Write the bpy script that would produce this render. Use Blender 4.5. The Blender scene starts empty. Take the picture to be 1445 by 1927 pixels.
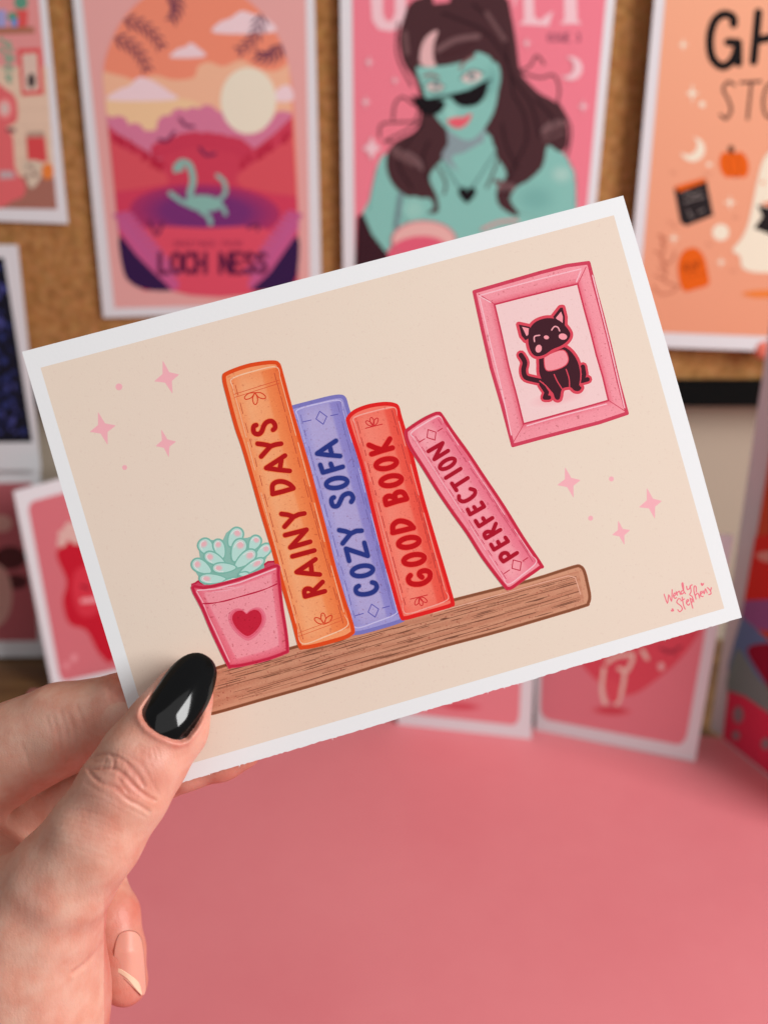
import bpy, math, random
import numpy as np
from mathutils import Vector, Matrix
from mathutils.geometry import delaunay_2d_cdt
random.seed(7); rng = np.random.default_rng(7)
sc = bpy.context.scene

# ------------------------------------------------------------ camera
FPX, CX, CY = 2000.0, 722.5, 963.5            # focal length and centre in photo pixels
PITCH = math.radians(23.8)
CAM = Vector((0, 0, 0.38))                    # desk top is z = 0
ROT = Matrix.Rotation(math.radians(90) - PITCH, 3, 'X')
cd = bpy.data.cameras.new('camera'); cam = bpy.data.objects.new('camera', cd)
sc.collection.objects.link(cam); sc.camera = cam
cam.location = CAM; cam.rotation_euler = (math.radians(90) - PITCH, 0, 0)
cd.sensor_fit = 'VERTICAL'; cd.sensor_height = 36; cd.lens = FPX / 1927 * 36
cd.clip_start = 0.005; cd.clip_end = 20
cd.dof.use_dof = True; cd.dof.focus_distance = 0.2505; cd.dof.aperture_fstop = 11.0

# ------------------------------------------------------------ light
w = bpy.data.worlds.new('World'); sc.world = w; w.use_nodes = True
w.node_tree.nodes['Background'].inputs[0].default_value = (0.96, 0.97, 1.0, 1)
w.node_tree.nodes['Background'].inputs[1].default_value = 0.16
def area(name, loc, target, sx, sy, power, col):
    l = bpy.data.lights.new(name, 'AREA'); l.shape = 'RECTANGLE'; l.size = sx; l.size_y = sy
    l.energy = power; l.color = col
    o = bpy.data.objects.new(name, l); sc.collection.objects.link(o)
    o.location = loc
    o.rotation_euler = (Vector(target) - Vector(loc)).to_track_quat('-Z', 'Y').to_euler()
    return o
area('window_light', (0.98, -0.24, 0.80), (0, 0.38, 0.2), 0.5, 0.7, 15.0, (1.0, 0.995, 0.985))
area('room_fill_light', (0.25, -0.75, 1.25), (0, 0.4, 0.15), 2.4, 1.6, 6.0, (1.0, 0.99, 0.98))  # added broad frontal fill, standing in for bounced light; not an actual lamp
sc.view_settings.view_transform = 'Standard'; sc.view_settings.look = 'None'
sc.view_settings.exposure = 0.10; sc.view_settings.gamma = 1
sc.cycles.use_denoising = True
sc.cycles.max_bounces = 6; sc.cycles.diffuse_bounces = 3

# ------------------------------------------------------------ helpers
def lin1(c):
    c /= 255.0
    return c / 12.92 if c <= 0.04045 else ((c + 0.055) / 1.055) ** 2.4
def S(r, g, b, k=1.0):
    return tuple(min(0.9, lin1(v) / k) for v in (r, g, b))
def mixc(a, b, t): return tuple(x * (1 - t) + y * t for x, y in zip(a, b))
def ray(px, py):
    return ROT @ Vector(((px - CX) / FPX, -(py - CY) / FPX, -1.0))
def desk_pt(px, py, z=0.0):
    r = ray(px, py); return CAM + r * ((z - CAM.z) / r.z)

def mat(name, col, rough=0.6, spec=0.3, noise=None, bump=None, **kw):
    m = bpy.data.materials.new(name); m.use_nodes = True; nt = m.node_tree
    b = nt.nodes['Principled BSDF']; b.inputs['Roughness'].default_value = rough
    b.inputs['Specular IOR Level'].default_value = spec
    b.inputs['Base Color'].default_value = (*col, 1)
    tc = nt.nodes.new('ShaderNodeTexCoord')
    if noise:                                  # (scale, second colour, lo, hi)
        n = nt.nodes.new('ShaderNodeTexNoise'); n.inputs['Scale'].default_value = noise[0]
        n.inputs['Detail'].default_value = 6; n.inputs['Roughness'].default_value = 0.65
        nt.links.new(tc.outputs['Object'], n.inputs['Vector'])
        cr = nt.nodes.new('ShaderNodeValToRGB')
        cr.color_ramp.elements[0].position = noise[2]; cr.color_ramp.elements[1].position = noise[3]
        cr.color_ramp.elements[0].color = (*noise[1], 1); cr.color_ramp.elements[1].color = (*col, 1)
        nt.links.new(n.outputs['Fac'], cr.inputs[0]); nt.links.new(cr.outputs[0], b.inputs['Base Color'])
    if bump:                                   # (scale, strength, distance)
        n = nt.nodes.new('ShaderNodeTexNoise'); n.inputs['Scale'].default_value = bump[0]
        n.inputs['Detail'].default_value = 4
        nt.links.new(tc.outputs['Object'], n.inputs['Vector'])
        bp = nt.nodes.new('ShaderNodeBump'); bp.inputs['Strength'].default_value = bump[1]
        bp.inputs['Distance'].default_value = bump[2]
        nt.links.new(n.outputs['Fac'], bp.inputs['Height']); nt.links.new(bp.outputs[0], b.inputs['Normal'])
    for k, v in kw.items(): b.inputs[k.replace('_', ' ')].default_value = v
    return m

def ink_material():
    """printed ink: flat colour from the mesh, broken up by print grain and pencil-like specks"""
    m = bpy.data.materials.new('printed_ink'); m.use_nodes = True; nt = m.node_tree; L = nt.links
    b = nt.nodes['Principled BSDF']; b.inputs['Roughness'].default_value = 0.68
    b.inputs['Specular IOR Level'].default_value = 0.12
    at = nt.nodes.new('ShaderNodeAttribute'); at.attribute_name = 'ink'
    tc = nt.nodes.new('ShaderNodeTexCoord')
    def noise(scale, detail, p0, p1):
        n = nt.nodes.new('ShaderNodeTexNoise'); n.inputs['Scale'].default_value = scale
        n.inputs['Detail'].default_value = detail
        L.new(tc.outputs['Object'], n.inputs['Vector'])
        r = nt.nodes.new('ShaderNodeMapRange'); r.inputs[1].default_value = p0; r.inputs[2].default_value = p1
        L.new(n.outputs['Fac'], r.inputs[0]); return r
    g1 = noise(3200, 2, 0.3, 0.7)              # fine grain
    g2 = noise(1500, 1, 0.655, 0.73)            # sparse specks
    g3 = noise(110, 3, 0.35, 0.65)             # soft blotches
    def mul(a, k):
        x = nt.nodes.new('ShaderNodeMath'); x.operation = 'MULTIPLY'
        L.new(a, x.inputs[0])
        if isinstance(k, float): x.inputs[1].default_value = k
        else: L.new(k, x.inputs[1])
        return x.outputs[0]
    def darker(src, fac, amt, k):
        d = nt.nodes.new('ShaderNodeMix'); d.data_type = 'RGBA'; d.blend_type = 'MULTIPLY'
        L.new(fac, d.inputs[0]); L.new(src, d.inputs[6]); d.inputs[7].default_value = (*amt, 1)
        return d.outputs[2]
    c = darker(at.outputs['Color'], mul(g1.outputs[0], mul(at.outputs['Alpha'], 1.0)), (0.90, 0.81, 0.81), 1)
    c = darker(c, mul(g2.outputs[0], mul(at.outputs['Alpha'], 0.8)), (0.62, 0.36, 0.38), 1)
    c = darker(c, mul(g3.outputs[0], mul(at.outputs['Alpha'], 1.0)), (0.98, 0.94, 0.94), 1)
    L.new(c, b.inputs['Base Color'])
    bp = nt.nodes.new('ShaderNodeBump'); bp.inputs['Strength'].default_value = 0.12
    bp.inputs['Distance'].default_value = 0.00005
    L.new(g1.outputs[0], bp.inputs['Height']); L.new(bp.outputs[0], b.inputs['Normal'])
    return m
INK = ink_material()

def link(name, me, parent=None, m=None):
    o = bpy.data.objects.new(name, me); sc.collection.objects.link(o)
    if m is not None: me.materials.append(m)
    if parent is not None: o.parent = parent
    return o
def thing(o, label, cat, group=None):
    o['label'] = label; o['category'] = cat
    if group: o['group'] = group
    return o
def empty(name, loc):
    o = bpy.data.objects.new(name, None); sc.collection.objects.link(o); o.location = loc
    o.empty_display_size = 0.01
    return o
def box(name, x0, x1, y0, y1, z0, z1, m, parent=None, bev=0.0):
    """box mesh; its object sits at the centre of its base"""
    org = Vector(((x0 + x1) / 2, (y0 + y1) / 2, z0))
    import bmesh
    bm = bmesh.new(); bmesh.ops.create_cube(bm, size=1)
    for v in bm.verts:
        v.co = Vector((v.co.x * (x1 - x0), v.co.y * (y1 - y0), (v.co.z + .5) * (z1 - z0)))
    if bev: bmesh.ops.bevel(bm, geom=bm.edges[:], offset=bev, segments=2, affect='EDGES')
    me = bpy.data.meshes.new(name); bm.to_mesh(me); bm.free()
    o = link(name, me, parent, m)
    o.location = org if parent is None else org - parent.location
    return o

# --- 2D drawing in photo pixels, laid on a real plane
def sm(pts, n=6, closed=False):
    """Catmull-Rom through points"""
    P = [tuple(map(float, p)) for p in pts]; N = len(P); out = []
    if N < 3: return P
    rngi = range(N) if closed else range(N - 1)
    for i in rngi:
        if closed: a, b, c, d = P[i - 1], P[i], P[(i + 1) % N], P[(i + 2) % N]
        else: a, b, c, d = P[max(i - 1, 0)], P[i], P[i + 1], P[min(i + 2, N - 1)]
        for k in range(n):
            t = k / n
            out.append(tuple(0.5 * (2 * b[j] + (c[j] - a[j]) * t + (2 * a[j] - 5 * b[j] + 4 * c[j] - d[j]) * t * t
                              + (3 * b[j] - a[j] - 3 * c[j] + d[j]) * t ** 3) for j in (0, 1)))
    if not closed: out.append(P[-1])
    return out
def ell(cx, cy, rx, ry, rot=0, n=28):
    r = math.radians(rot); c, s = math.cos(r), math.sin(r)
    return [(cx + rx * math.cos(t) * c - ry * math.sin(t) * s, cy + rx * math.cos(t) * s + ry * math.sin(t) * c)
            for t in [2 * math.pi * i / n for i in range(n)]]
def capsules(pts, wid, closed=False, taper=None):
    P = list(pts) + ([pts[0]] if closed else []); out = []
    N = max(1, len(P) - 1)
    for i in range(len(P) - 1):
        (x0, y0), (x1, y1) = P[i], P[i + 1]
        if taper:
            r0 = wid / 2 * taper(i / N); r1 = wid / 2 * taper((i + 1) / N)
        else: r0 = r1 = wid / 2
        a = math.atan2(y1 - y0, x1 - x0); k = 5 if wid > 3 else 3
        poly = [(x1 + r1 * math.cos(a - math.pi / 2 + math.pi * j / k), y1 + r1 * math.sin(a - math.pi / 2 + math.pi * j / k)) for j in range(k + 1)]
        poly += [(x0 + r0 * math.cos(a + math.pi / 2 + math.pi * j / k), y0 + r0 * math.sin(a + math.pi / 2 + math.pi * j / k)) for j in range(k + 1)]
        out.append(poly)
    return out
def union_mesh(polys):
    vs, fs = [], []
    for p in polys:
        if sum(a[0] * c[1] - c[0] * a[1] for a, c in zip(p, list(p[1:]) + [p[0]])) < 0: p = p[::-1]
        b = len(vs); vs += [Vector((x, y)) for x, y in p]; fs.append(list(range(b, b + len(p))))
    r = delaunay_2d_cdt(vs, [], fs, 1, 1e-5)
    keep = [f for f, o in zip(r[2], r[5]) if len(o)]
    return [(v.x, v.y) for v in r[0]], keep
def Z(ox, oy, s): return lambda pts: [(ox + x / s, oy + y / s) for x, y in pts]

class Plane:
    def __init__(self, p, n):
        self.p = Vector(p); self.n = Vector(n).normalized()
        if self.n.dot(CAM - self.p) < 0: self.n = -self.n
    def w(self, px, py, lift=0.0):
        r = ray(px, py); q = self.p + self.n * lift
        return CAM + r * ((q - CAM).dot(self.n) / r.dot(self.n))
def slab(name, pl, pts, thick, m, parent=None):
    """sheet of real thickness: front face traced on the plane, extruded backwards"""
    F = [pl.w(x, y) for x, y in pts]; n = len(F)
    org = sum(F, Vector()) / n if parent is None else parent.location
    B = [v - pl.n * thick for v in F]
    vs, tr = union_mesh([pts])
    if len(vs) != n:                           # fall back to a fan
        tr = [(0, i, i + 1) for i in range(1, n - 1)]
    else:
        idx = [min(range(n), key=lambda k: (pts[k][0] - v[0]) ** 2 + (pts[k][1] - v[1]) ** 2) for v in vs]
        tr = [tuple(idx[i] for i in t) for t in tr]
    faces = [tuple(t) for t in tr] + [tuple(n + i for i in reversed(t)) for t in tr]
    faces += [(i, (i + 1) % n, n + (i + 1) % n, n + i) for i in range(n)]
    me = bpy.data.meshes.new(name); me.from_pydata([v - org for v in F + B], [], faces)
    import bmesh
    bm = bmesh.new(); bm.from_mesh(me); bmesh.ops.recalc_face_normals(bm, faces=bm.faces); bm.to_mesh(me); bm.free()
    o = link(name, me, parent, m)
    if parent is None: o.location = org
    return o

class Print:
    """collects flat ink shapes for one part, each a few microns over the last"""
    def __init__(self, name, pl, root, base=5e-6, step=1e-6, grain=0.0, root_obj=None):
        self.name, self.pl, self.root, self.z, self.step, self.grain = name, pl, root, base, step, grain
        self.V, self.F, self.C = [], [], []
        self.org = (root_obj or root).matrix_world.translation.copy() if False else None
    def _add(self, vs, fs, cols, grain):
        b = len(self.V); g = self.grain if grain is None else grain
        self.V += [self.pl.w(x, y, self.z) for x, y in vs]
        self.F += [tuple(b + i for i in f) for f in fs]
        self.C += [(*c, g) for c in cols]
        self.z += self.step
        return self
    def fill(self, polys, col, grain=None):
        if isinstance(polys[0][0], (int, float)): polys = [polys]
        vs, fs = union_mesh(polys); return self._add(vs, fs, [col] * len(vs), grain)
    def line(self, strokes, wid, col, closed=False, grain=None, taper=None):
        if isinstance(strokes[0][0], (int, float)): strokes = [strokes]
        return self.fill([c for s in strokes for c in capsules(s, wid, closed, taper)], col, grain)
    def ring(self, outer, inner, co, ci, grain=None, cap=True):
        """colour runs from the outer outline to the inner one; the inside is filled with the inner colour"""
        n = len(outer); vs = list(outer) + list(inner)
        fs = [(i, (i + 1) % n, n + (i + 1) % n, n + i) for i in range(n)]
        self._add(vs, fs, [co] * n + [ci] * n, grain)
        if cap: self.z -= self.step; self.fill([list(inner)], ci, grain)
        return self
    def grid(self, fn, us, vs_, colf, grain=None):
        V = [fn(u, v) for v in vs_ for u in us]; C = [colf(u, v) for v in vs_ for u in us]; nu = len(us)
        F = [(j * nu + i, j * nu + i + 1, (j + 1) * nu + i + 1, (j + 1) * nu + i) for j in range(len(vs_) - 1) for i in range(nu - 1)]
        return self._add(V, F, C, grain)
    def done(self, origin, parent=None):
        me = bpy.data.meshes.new(self.name); me.from_pydata([v - origin for v in self.V], [], self.F)
        ca = me.color_attributes.new('ink', 'FLOAT_COLOR', 'POINT')
        ca.data.foreach_set('color', np.array(self.C, np.float32).ravel())
        me.polygons.foreach_set('use_smooth', [False] * len(me.polygons))
        # make faces look at the camera side
        import bmesh
        bm = bmesh.new(); bm.from_mesh(me)
        for f in bm.faces:
            if f.normal.dot(self.pl.n) < 0: f.normal_flip()
        bm.to_mesh(me); bm.free()
        return link(self.name, me, parent or self.root, INK)

def scale_poly(p, k, cx=None, cy=None):
    if cx is None: cx = sum(a[0] for a in p) / len(p); cy = sum(a[1] for a in p) / len(p)
    return [(cx + (x - cx) * k, cy + (y - cy) * k) for x, y in p]
def star4(cx, cy, r, ry=None, pinch=0.22, rot=0):
    ry = ry or r; out = []
    for i in range(8):
        a = math.radians(rot) + i * math.pi / 4
        k = 1 if i % 2 == 0 else pinch * 1.3
        out.append((cx + r * k * math.sin(a), cy - ry * k * math.cos(a)))
    return out
def heart(cx, cy, s, rot=0):
    P = [(0, -.45), (-.22, -.8), (-.6, -.92), (-.95, -.65), (-1, -.2), (-.75, .3), (-.35, .72), (0, 1), (.35, .72), (.75, .3), (1, -.2), (.95, -.65), (.6, -.92), (.22, -.8)]
    r = math.radians(rot); c, q = math.cos(r), math.sin(r)
    return [(cx + s * (x * c - y * q), cy + s * (x * q + y * c)) for x, y in sm(P, 3, True)]
def crescent(cx, cy, r, rot=0):
    o = [(math.cos(t), math.sin(t)) for t in np.linspace(-2.2, 2.2, 16)]
    i = [(0.42 + -0.0 + 0.78 * math.cos(t) - .95, 0.8 * math.sin(t)) for t in np.linspace(1.75, -1.75, 14)]
    i = [(x * 1.0, y) for x, y in i]
    a = math.radians(rot); c, s = math.cos(a), math.sin(a)
    return [(cx + r * (x * c - y * s), cy + r * (x * s + y * c)) for x, y in o + i]

FONT = {  # strokes in a 0.6 x 1 box, y down
 'A': [[(0, 1), (.3, 0), (.6, 1)], [(.12, .65), (.48, .65)]], 'C': [[(.58, .15), (.4, 0), (.15, .05), (0, .3), (0, .7), (.15, .95), (.4, 1), (.58, .85)]],
 'E': [[(.55, 0), (0, 0), (0, 1), (.55, 1)], [(0, .5), (.45, .5)]], 'F': [[(.55, 0), (0, 0), (0, 1)], [(0, .5), (.45, .5)]],
 'G': [[(.58, .15), (.4, 0), (.15, .05), (0, .3), (0, .7), (.15, .95), (.4, 1), (.58, .85), (.58, .55), (.35, .55)]],
 'H': [[(0, 0), (0, 1)], [(.55, 0), (.55, 1)], [(0, .5), (.55, .5)]], 'I': [[(.1, 0), (.1, 1)]],
 'L': [[(0, 0), (0, 1), (.5, 1)]], 'M': [[(0, 1), (0, 0), (.3, .6), (.6, 0), (.6, 1)]], 'N': [[(0, 1), (0, 0), (.55, 1), (.55, 0)]],
 'O': [[(.3, 0), (.08, .1), (0, .35), (0, .65), (.08, .9), (.3, 1), (.5, .9), (.58, .65), (.58, .35), (.5, .1), (.3, 0)]],
 'P': [[(0, 1), (0, 0), (.4, .02), (.52, .22), (.4, .48), (0, .52)]], 'R': [[(0, 1), (0, 0), (.4, .02), (.52, .22), (.4, .48), (0, .52)], [(.25, .52), (.55, 1)]],
 'S': [[(.52, .12), (.3, 0), (.08, .1), (.05, .3), (.3, .48), (.52, .65), (.48, .9), (.25, 1), (0, .86)]],
 'T': [[(0, 0), (.6, 0)], [(.3, 0), (.3, 1)]], 'U': [[(0, 0), (0, .75), (.15, 1), (.42, 1), (.56, .75), (.56, 0)]],
 '3': [[(.03, .1), (.3, 0), (.52, .2), (.3, .47), (.55, .72), (.3, 1), (0, .88)]], '.': [[(.1, .97), (.1, 1)]]}
def text(s, x, y, h, wd=None, adv=0.8, dx=(1, 0), dy=(0, 1)):
    wd = wd or h; out = []
    for ch in s:
        if ch in FONT:
            for st in FONT[ch]:
                out.append([(x + a * wd * dx[0] + b * h * dy[0], y + a * wd * dx[1] + b * h * dy[1]) for a, b in st])
        k = wd * (adv if ch not in 'I.' else adv * .45)
        x += k * dx[0]; y += k * dx[1]
    return out

paper = mat('paper_white', (0.80, 0.80, 0.81), 0.6, 0.25, bump=(1400, 0.15, 0.0001))
paper_dim = mat('poster_paper', (0.78, 0.775, 0.80), 0.55, 0.3)

# ------------------------------------------------------------ room: wall, desk, mat, cork board
BY, WY = 0.630, 0.652
m_wall = mat('wall_paint', (0.50, 0.41, 0.32), 0.8, 0.2, bump=(300, .3, .0005))
o = box('wall', -1.6, 1.6, WY, WY + .1, -0.75, 1.6, m_wall); o['kind'] = 'structure'
def wood_mat(name, c0, c1):
    m = mat(name, c0, 0.45, 0.4); nt = m.node_tree; b = nt.nodes['Principled BSDF']
    tc = nt.nodes.new('ShaderNodeTexCoord'); mp = nt.nodes.new('ShaderNodeMapping'); mp.inputs['Scale'].default_value = (1.2, 18, 18)
    n = nt.nodes.new('ShaderNodeTexNoise'); n.inputs['Scale'].default_value = 5; n.inputs['Detail'].default_value = 8
    cr = nt.nodes.new('ShaderNodeValToRGB'); cr.color_ramp.elements[0].color = (*c1, 1); cr.color_ramp.elements[1].color = (*c0, 1)
    cr.color_ramp.elements[0].position = .35; cr.color_ramp.elements[1].position = .65
    nt.links.new(tc.outputs['Object'], mp.inputs[0]); nt.links.new(mp.outputs[0], n.inputs['Vector'])
    nt.links.new(n.outputs['Fac'], cr.inputs[0]); nt.links.new(cr.outputs[0], b.inputs['Base Color'])
    return m
m_desk = wood_mat('desk_wood', (0.22, 0.115, 0.045), (0.13, 0.06, 0.022))
desk = empty('desk', (0, 0.25, -0.74))
box('desk_top', -1.0, 1.0, -0.25, WY - 0.004, -0.032, -0.002, m_desk, desk, .003)
for sx in (-.93, .93):
    for sy in (-.18, .58): box('leg', sx - .03, sx + .03, sy - .03, sy + .03, -.74, -.0325, m_desk, desk, .003)
thing(desk, 'brown wooden desk under the pink mat, seen behind the standing cards', 'desk')
m_floor = wood_mat('floor_wood', (0.3, 0.2, 0.12), (0.2, 0.12, 0.07))
o = box('floor', -1.6, 1.6, -1.5, WY, -.80, -.742, m_floor); o['kind'] = 'structure'

m_mat = mat('pink_mat', S(224, 132, 138, .86), 0.5, 0.35, noise=(9, S(220, 125, 132, .86), .35, .65), bump=(900, .12, .0002))
c1 = desk_pt(60, 1298, 0); c2 = desk_pt(1345, 1386, 0)
u = (c2 - c1).normalized(); v = Vector((u.y, -u.x, 0))
if v.y > 0: v = -v
q = [c1, c1 + u * 1.0, c1 + u * 1.0 + v * .62, c1 + v * .62]
import bmesh
def prism(name, quad, z0, z1, m, bev=0.0, parent=None):
    org = sum(quad, Vector()) / len(quad); org.z = z0
    bm = bmesh.new()
    a = [bm.verts.new((p.x - org.x, p.y - org.y, 0)) for p in quad]; b = [bm.verts.new((p.x - org.x, p.y - org.y, z1 - z0)) for p in quad]
    n = len(quad); bm.faces.new(a[::-1]); bm.faces.new(b)
    for i in range(n): bm.faces.new((a[i], a[(i + 1) % n], b[(i + 1) % n], b[i]))
    bmesh.ops.recalc_face_normals(bm, faces=bm.faces)
    if bev: bmesh.ops.bevel(bm, geom=bm.edges[:], offset=bev, segments=2, affect='EDGES')
    me = bpy.data.meshes.new(name); bm.to_mesh(me); bm.free()
    o = link(name, me, parent, m); o.location = org; return o
o = prism('desk_mat', q, -0.0018, 0.0, m_mat, .0005)
thing(o, 'smooth plain pink desk mat covering the desk in front of the standing cards', 'desk mat')

# cork board
m_cork = mat('cork', S(154, 108, 63, .76), 0.9, 0.1)
nt = m_cork.node_tree; b = nt.nodes['Principled BSDF']; tc = nt.nodes.new('ShaderNodeTexCoord')
n1 = nt.nodes.new('ShaderNodeTexNoise'); n1.inputs['Scale'].default_value = 190; n1.inputs['Detail'].default_value = 5
vo = nt.nodes.new('ShaderNodeTexVoronoi'); vo.inputs['Scale'].default_value = 420
cr = nt.nodes.new('ShaderNodeValToRGB'); e = cr.color_ramp.elements
e[0].position = .28; e[0].color = (*S(132, 90, 50, .76), 1); e[1].position = .66; e[1].color = (*S(168, 122, 76, .76), 1)
e2 = cr.color_ramp.elements.new(.47); e2.color = (*S(154, 108, 63, .76), 1)
nt.links.new(tc.outputs['Object'], n1.inputs['Vector']); nt.links.new(tc.outputs['Object'], vo.inputs['Vector'])
nt.links.new(n1.outputs['Fac'], cr.inputs[0])
mx = nt.nodes.new('ShaderNodeMix'); mx.data_type = 'RGBA'; mx.blend_type = 'MULTIPLY'; mx.inputs[0].default_value = .12
nt.links.new(cr.outputs[0], mx.inputs[6]); nt.links.new(vo.outputs['Color'], mx.inputs[7]); nt.links.new(mx.outputs[2], b.inputs['Base Color'])
bp = nt.nodes.new('ShaderNodeBump'); bp.inputs['Distance'].default_value = .0008; nt.links.new(n1.outputs['Fac'], bp.inputs['Height']); nt.links.new(bp.outputs[0], b.inputs['Normal'])
PB = Plane((0, BY, .3), (0, -1, 0))
zc = PB.w(1350, 713).z; zf = PB.w(1350, 760).z
board = empty('cork_board', (0, BY, zf))
m_blk = mat('black_frame', (0.004, 0.004, 0.004), 0.8, 0.1)
box('cork_panel', -.47, .47, BY, BY + .012, zc - .004, .80, m_cork, board)
box('frame', -.485, .485, BY - .006, BY + .014, zf, zc, m_blk, board, .001)
box('frame', -.485, .485, BY - .006, BY + .014, .80, .815, m_blk, board, .001)
for sx in (-1, 1): box('frame', min(sx * .47, sx * .485), max(sx * .47, sx * .485), BY - .006, BY + .014, zc, .80, m_blk, board, .001)
thing(board, 'brown cork pin board with a thin black frame behind all the prints', 'pin board')

# ------------------------------------------------------------ the held card
cn = ROT @ Vector((0.097, 0.004, 0.995)); ct = CAM + ROT @ Vector((0.0023, 0.0058, -0.2523))
PC = Plane(ct, cn)
bot = []
NB = 220
for i in range(NB + 1):
    t = i / NB; x = 1395 + (290 - 1395) * t; y = 1162 + (1488 - 1162) * t
    j = random.gauss(0, .38) + .6 * math.sin(t * 31) * math.sin(t * 13)
    if i in (0, NB): j = 0
    bot.append((x + j * .28, y + j))
left = [(290 - 248 * t - 3.0 * math.sin(math.pi * t), 1488 - 826 * t) for t in (.2, .4, .6, .8)]
outer = [(42, 662), (1172, 368)] + [(1172 + 223 * t + 3.5 * math.sin(math.pi * t), 368 + 794 * t) for t in (.2, .4, .6, .8)] + bot + left
card = slab('postcard_print', PC, outer, .00038, paper)
thing(card, 'white bordered art card of four books on a shelf, held up by the hand', 'card')
CO = card.location.copy()
# torn white fibres on the lower edge
fv = []; ff = []
for t in [.12, .2, .38, .40, .43, .47, .5, .53, .56, .58, .70, .86, .9]:
    x = 1395 + (290 - 1395) * t; y = 1162 + (1488 - 1162) * t
    for k in range(2):
        a = random.uniform(-.4, 3.4); l = random.uniform(2.5, 6)
        x += random.uniform(-9, 9); yy = 1162 + (1488 - 1162) * (1395 - x) / 1105
        p0 = PC.w(x, yy - 1.5, -.0001); p1 = PC.w(x + l * math.cos(a), yy + l * .6 * abs(math.sin(a)) + 1, -.0001)
        p2 = p1 + PC.n * .0001; p3 = p0 + PC.n * .00012; pm = (p0 + p1) / 2 + Vector((.0001, 0, .0001))
        b0 = len(fv); fv += [p0 - CO, p1 - CO, p2 - CO, p3 - CO, pm - CO]; ff += [(b0, b0 + 1, b0 + 4), (b0, b0 + 4, b0 + 3), (b0 + 4, b0 + 1, b0 + 2), (b0 + 4, b0 + 2, b0 + 3)]
me = bpy.data.meshes.new('paper_fibre'); me.from_pydata(fv, [], ff)
o = link('paper_fibre', me, card, paper); o['kind'] = 'stuff'

# printed background
BG = S(229, 211, 194)
p = Print('printed_background', PC, card, 4e-6)
pq = [(77, 692), (1154.5, 405), (1362, 1145), (304, 1453)]
def bil(q): return lambda u, v: tuple((q[0][k] * (1 - u) + q[1][k] * u) * (1 - v) + (q[3][k] * (1 - u) + q[2][k] * u) * v for k in (0, 1))
lin = [i / 10 for i in range(11)]
p.grid(bil(pq), lin, lin, lambda u, v: mixc(BG, S(230, 206, 192), .25 * math.sin(u * 5 + v * 3) ** 2), grain=.11)
p.done(CO)

def noise_line(pts, wid, amp=.4):
    return [(x + random.uniform(-amp, amp), y + random.uniform(-amp, amp)) for x, y in pts]
def dashes(a, b, n, wid, fill=.7):
    out = []
    for i in range(n):
        t0 = (i + random.uniform(0, .2)) / n; t1 = t0 + fill / n * random.uniform(.5, 1.2)
        out.append([(a[0] + (b[0] - a[0]) * t + random.uniform(-.4, .4), a[1] + (b[1] - a[1]) * t + random.uniform(-.4, .4)) for t in (t0, min(1, t1))])
    return out

ZA, ZB, ZC = Z(440, 760, 5.069), Z(640, 780, 5.069), Z(760, 770, 5.352)
Z7, Z8, Z3 = Z(400, 660, 5.16), Z(520, 920, 5.16), Z(650, 720, 3.01)

def book(outline, corners, stops, c_out, c_line, c_high, letters, lw, c_let, c_glow, base, w_out=6, orn=None, label=''):
    q = corners; B = bil(q); c_high = mixc(c_high, stops[2][1], .3)
    p = Print('printed_book', PC, card, base, grain=.55)
    ol = sm(outline, 4, True)
    p.fill([ol], stops[1][1], .55)
    us = [s[0] for s in stops]; uu = sorted(set([i / 16 for i in range(17)] + us))
    def colf(u, v):
        for (a, ca), (b_, cb) in zip(stops, stops[1:]):
            if u <= b_: c = mixc(ca, cb, (u - a) / (b_ - a)); break
        e = max(0, 1 - min(v, 1 - v) / .04) * .25
        return mixc(c, stops[-1][1], e)
    p.grid(lambda u, v: B(.04 + .92 * u, .02 + .96 * v), uu, [i / 24 for i in range(25)] + [1.0][:0], colf, .6)
    # outline, soft at its inner side
    p.line([ol], w_out + 1.2, mixc(c_out, stops[-1][1], .45), closed=True, grain=.6)
    p.line([ol], w_out + .4, mixc(c_out, stops[-1][1], .15), closed=True, grain=.4)
    p.line([ol], w_out - 1.5, c_out, closed=True, grain=.25)
    # pale edge highlight
    hl = [B(.93, .06), B(.915, .018), B(.5, .013), B(.10, .020), B(.075, .05), B(.075, .12)]
    p.line([sm(hl, 6)], 1.8, c_high, taper=lambda t: .4 + 1.0 * math.sin(math.pi * t))
    hl = [B(.93, .93), B(.925, .972), B(.5, .985), B(.09, .985), B(.075, .93)]
    p.line([sm(hl, 6)], 1.9, c_high, taper=lambda t: .3 + 1.0 * math.sin(math.pi * t))
    p.line(dashes(B(.075, .03), B(.08, .97), 5, 1, .95) + dashes(B(.935, .05), B(.93, .97), 4, 1, .9), 1.7, mixc(c_high, stops[1][1], .4))
    # thin pencil lines
    p.line(dashes(B(.13, .04), B(.12, .97), 14, 1, .75) + dashes(B(.86, .03), B(.87, .97), 12, 1, .85) + dashes(B(.9, .45), B(.9, .93), 5, 1, .6), 1.2, mixc(c_line, stops[3][1], .08), grain=0)
    o = p.done(CO); o['label'] = label
    z = p.z + 2e-6
    g = Print('lettering', PC, o, z, grain=.15)
    lw += 1.3
    g.line(letters, lw + 3.4, mixc(stops[2][1], c_glow, .45), grain=.5)
    g.line(letters, lw + 1.6, c_glow, grain=.5)
    g.line(letters, lw, c_let, grain=.35)
    g.done(CO, o)
    if orn:
        for k in (0, 1):
            g2 = Print('ornament', PC, o, z); orn(g2, B, k); g2.done(CO, o)
    return o
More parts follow.
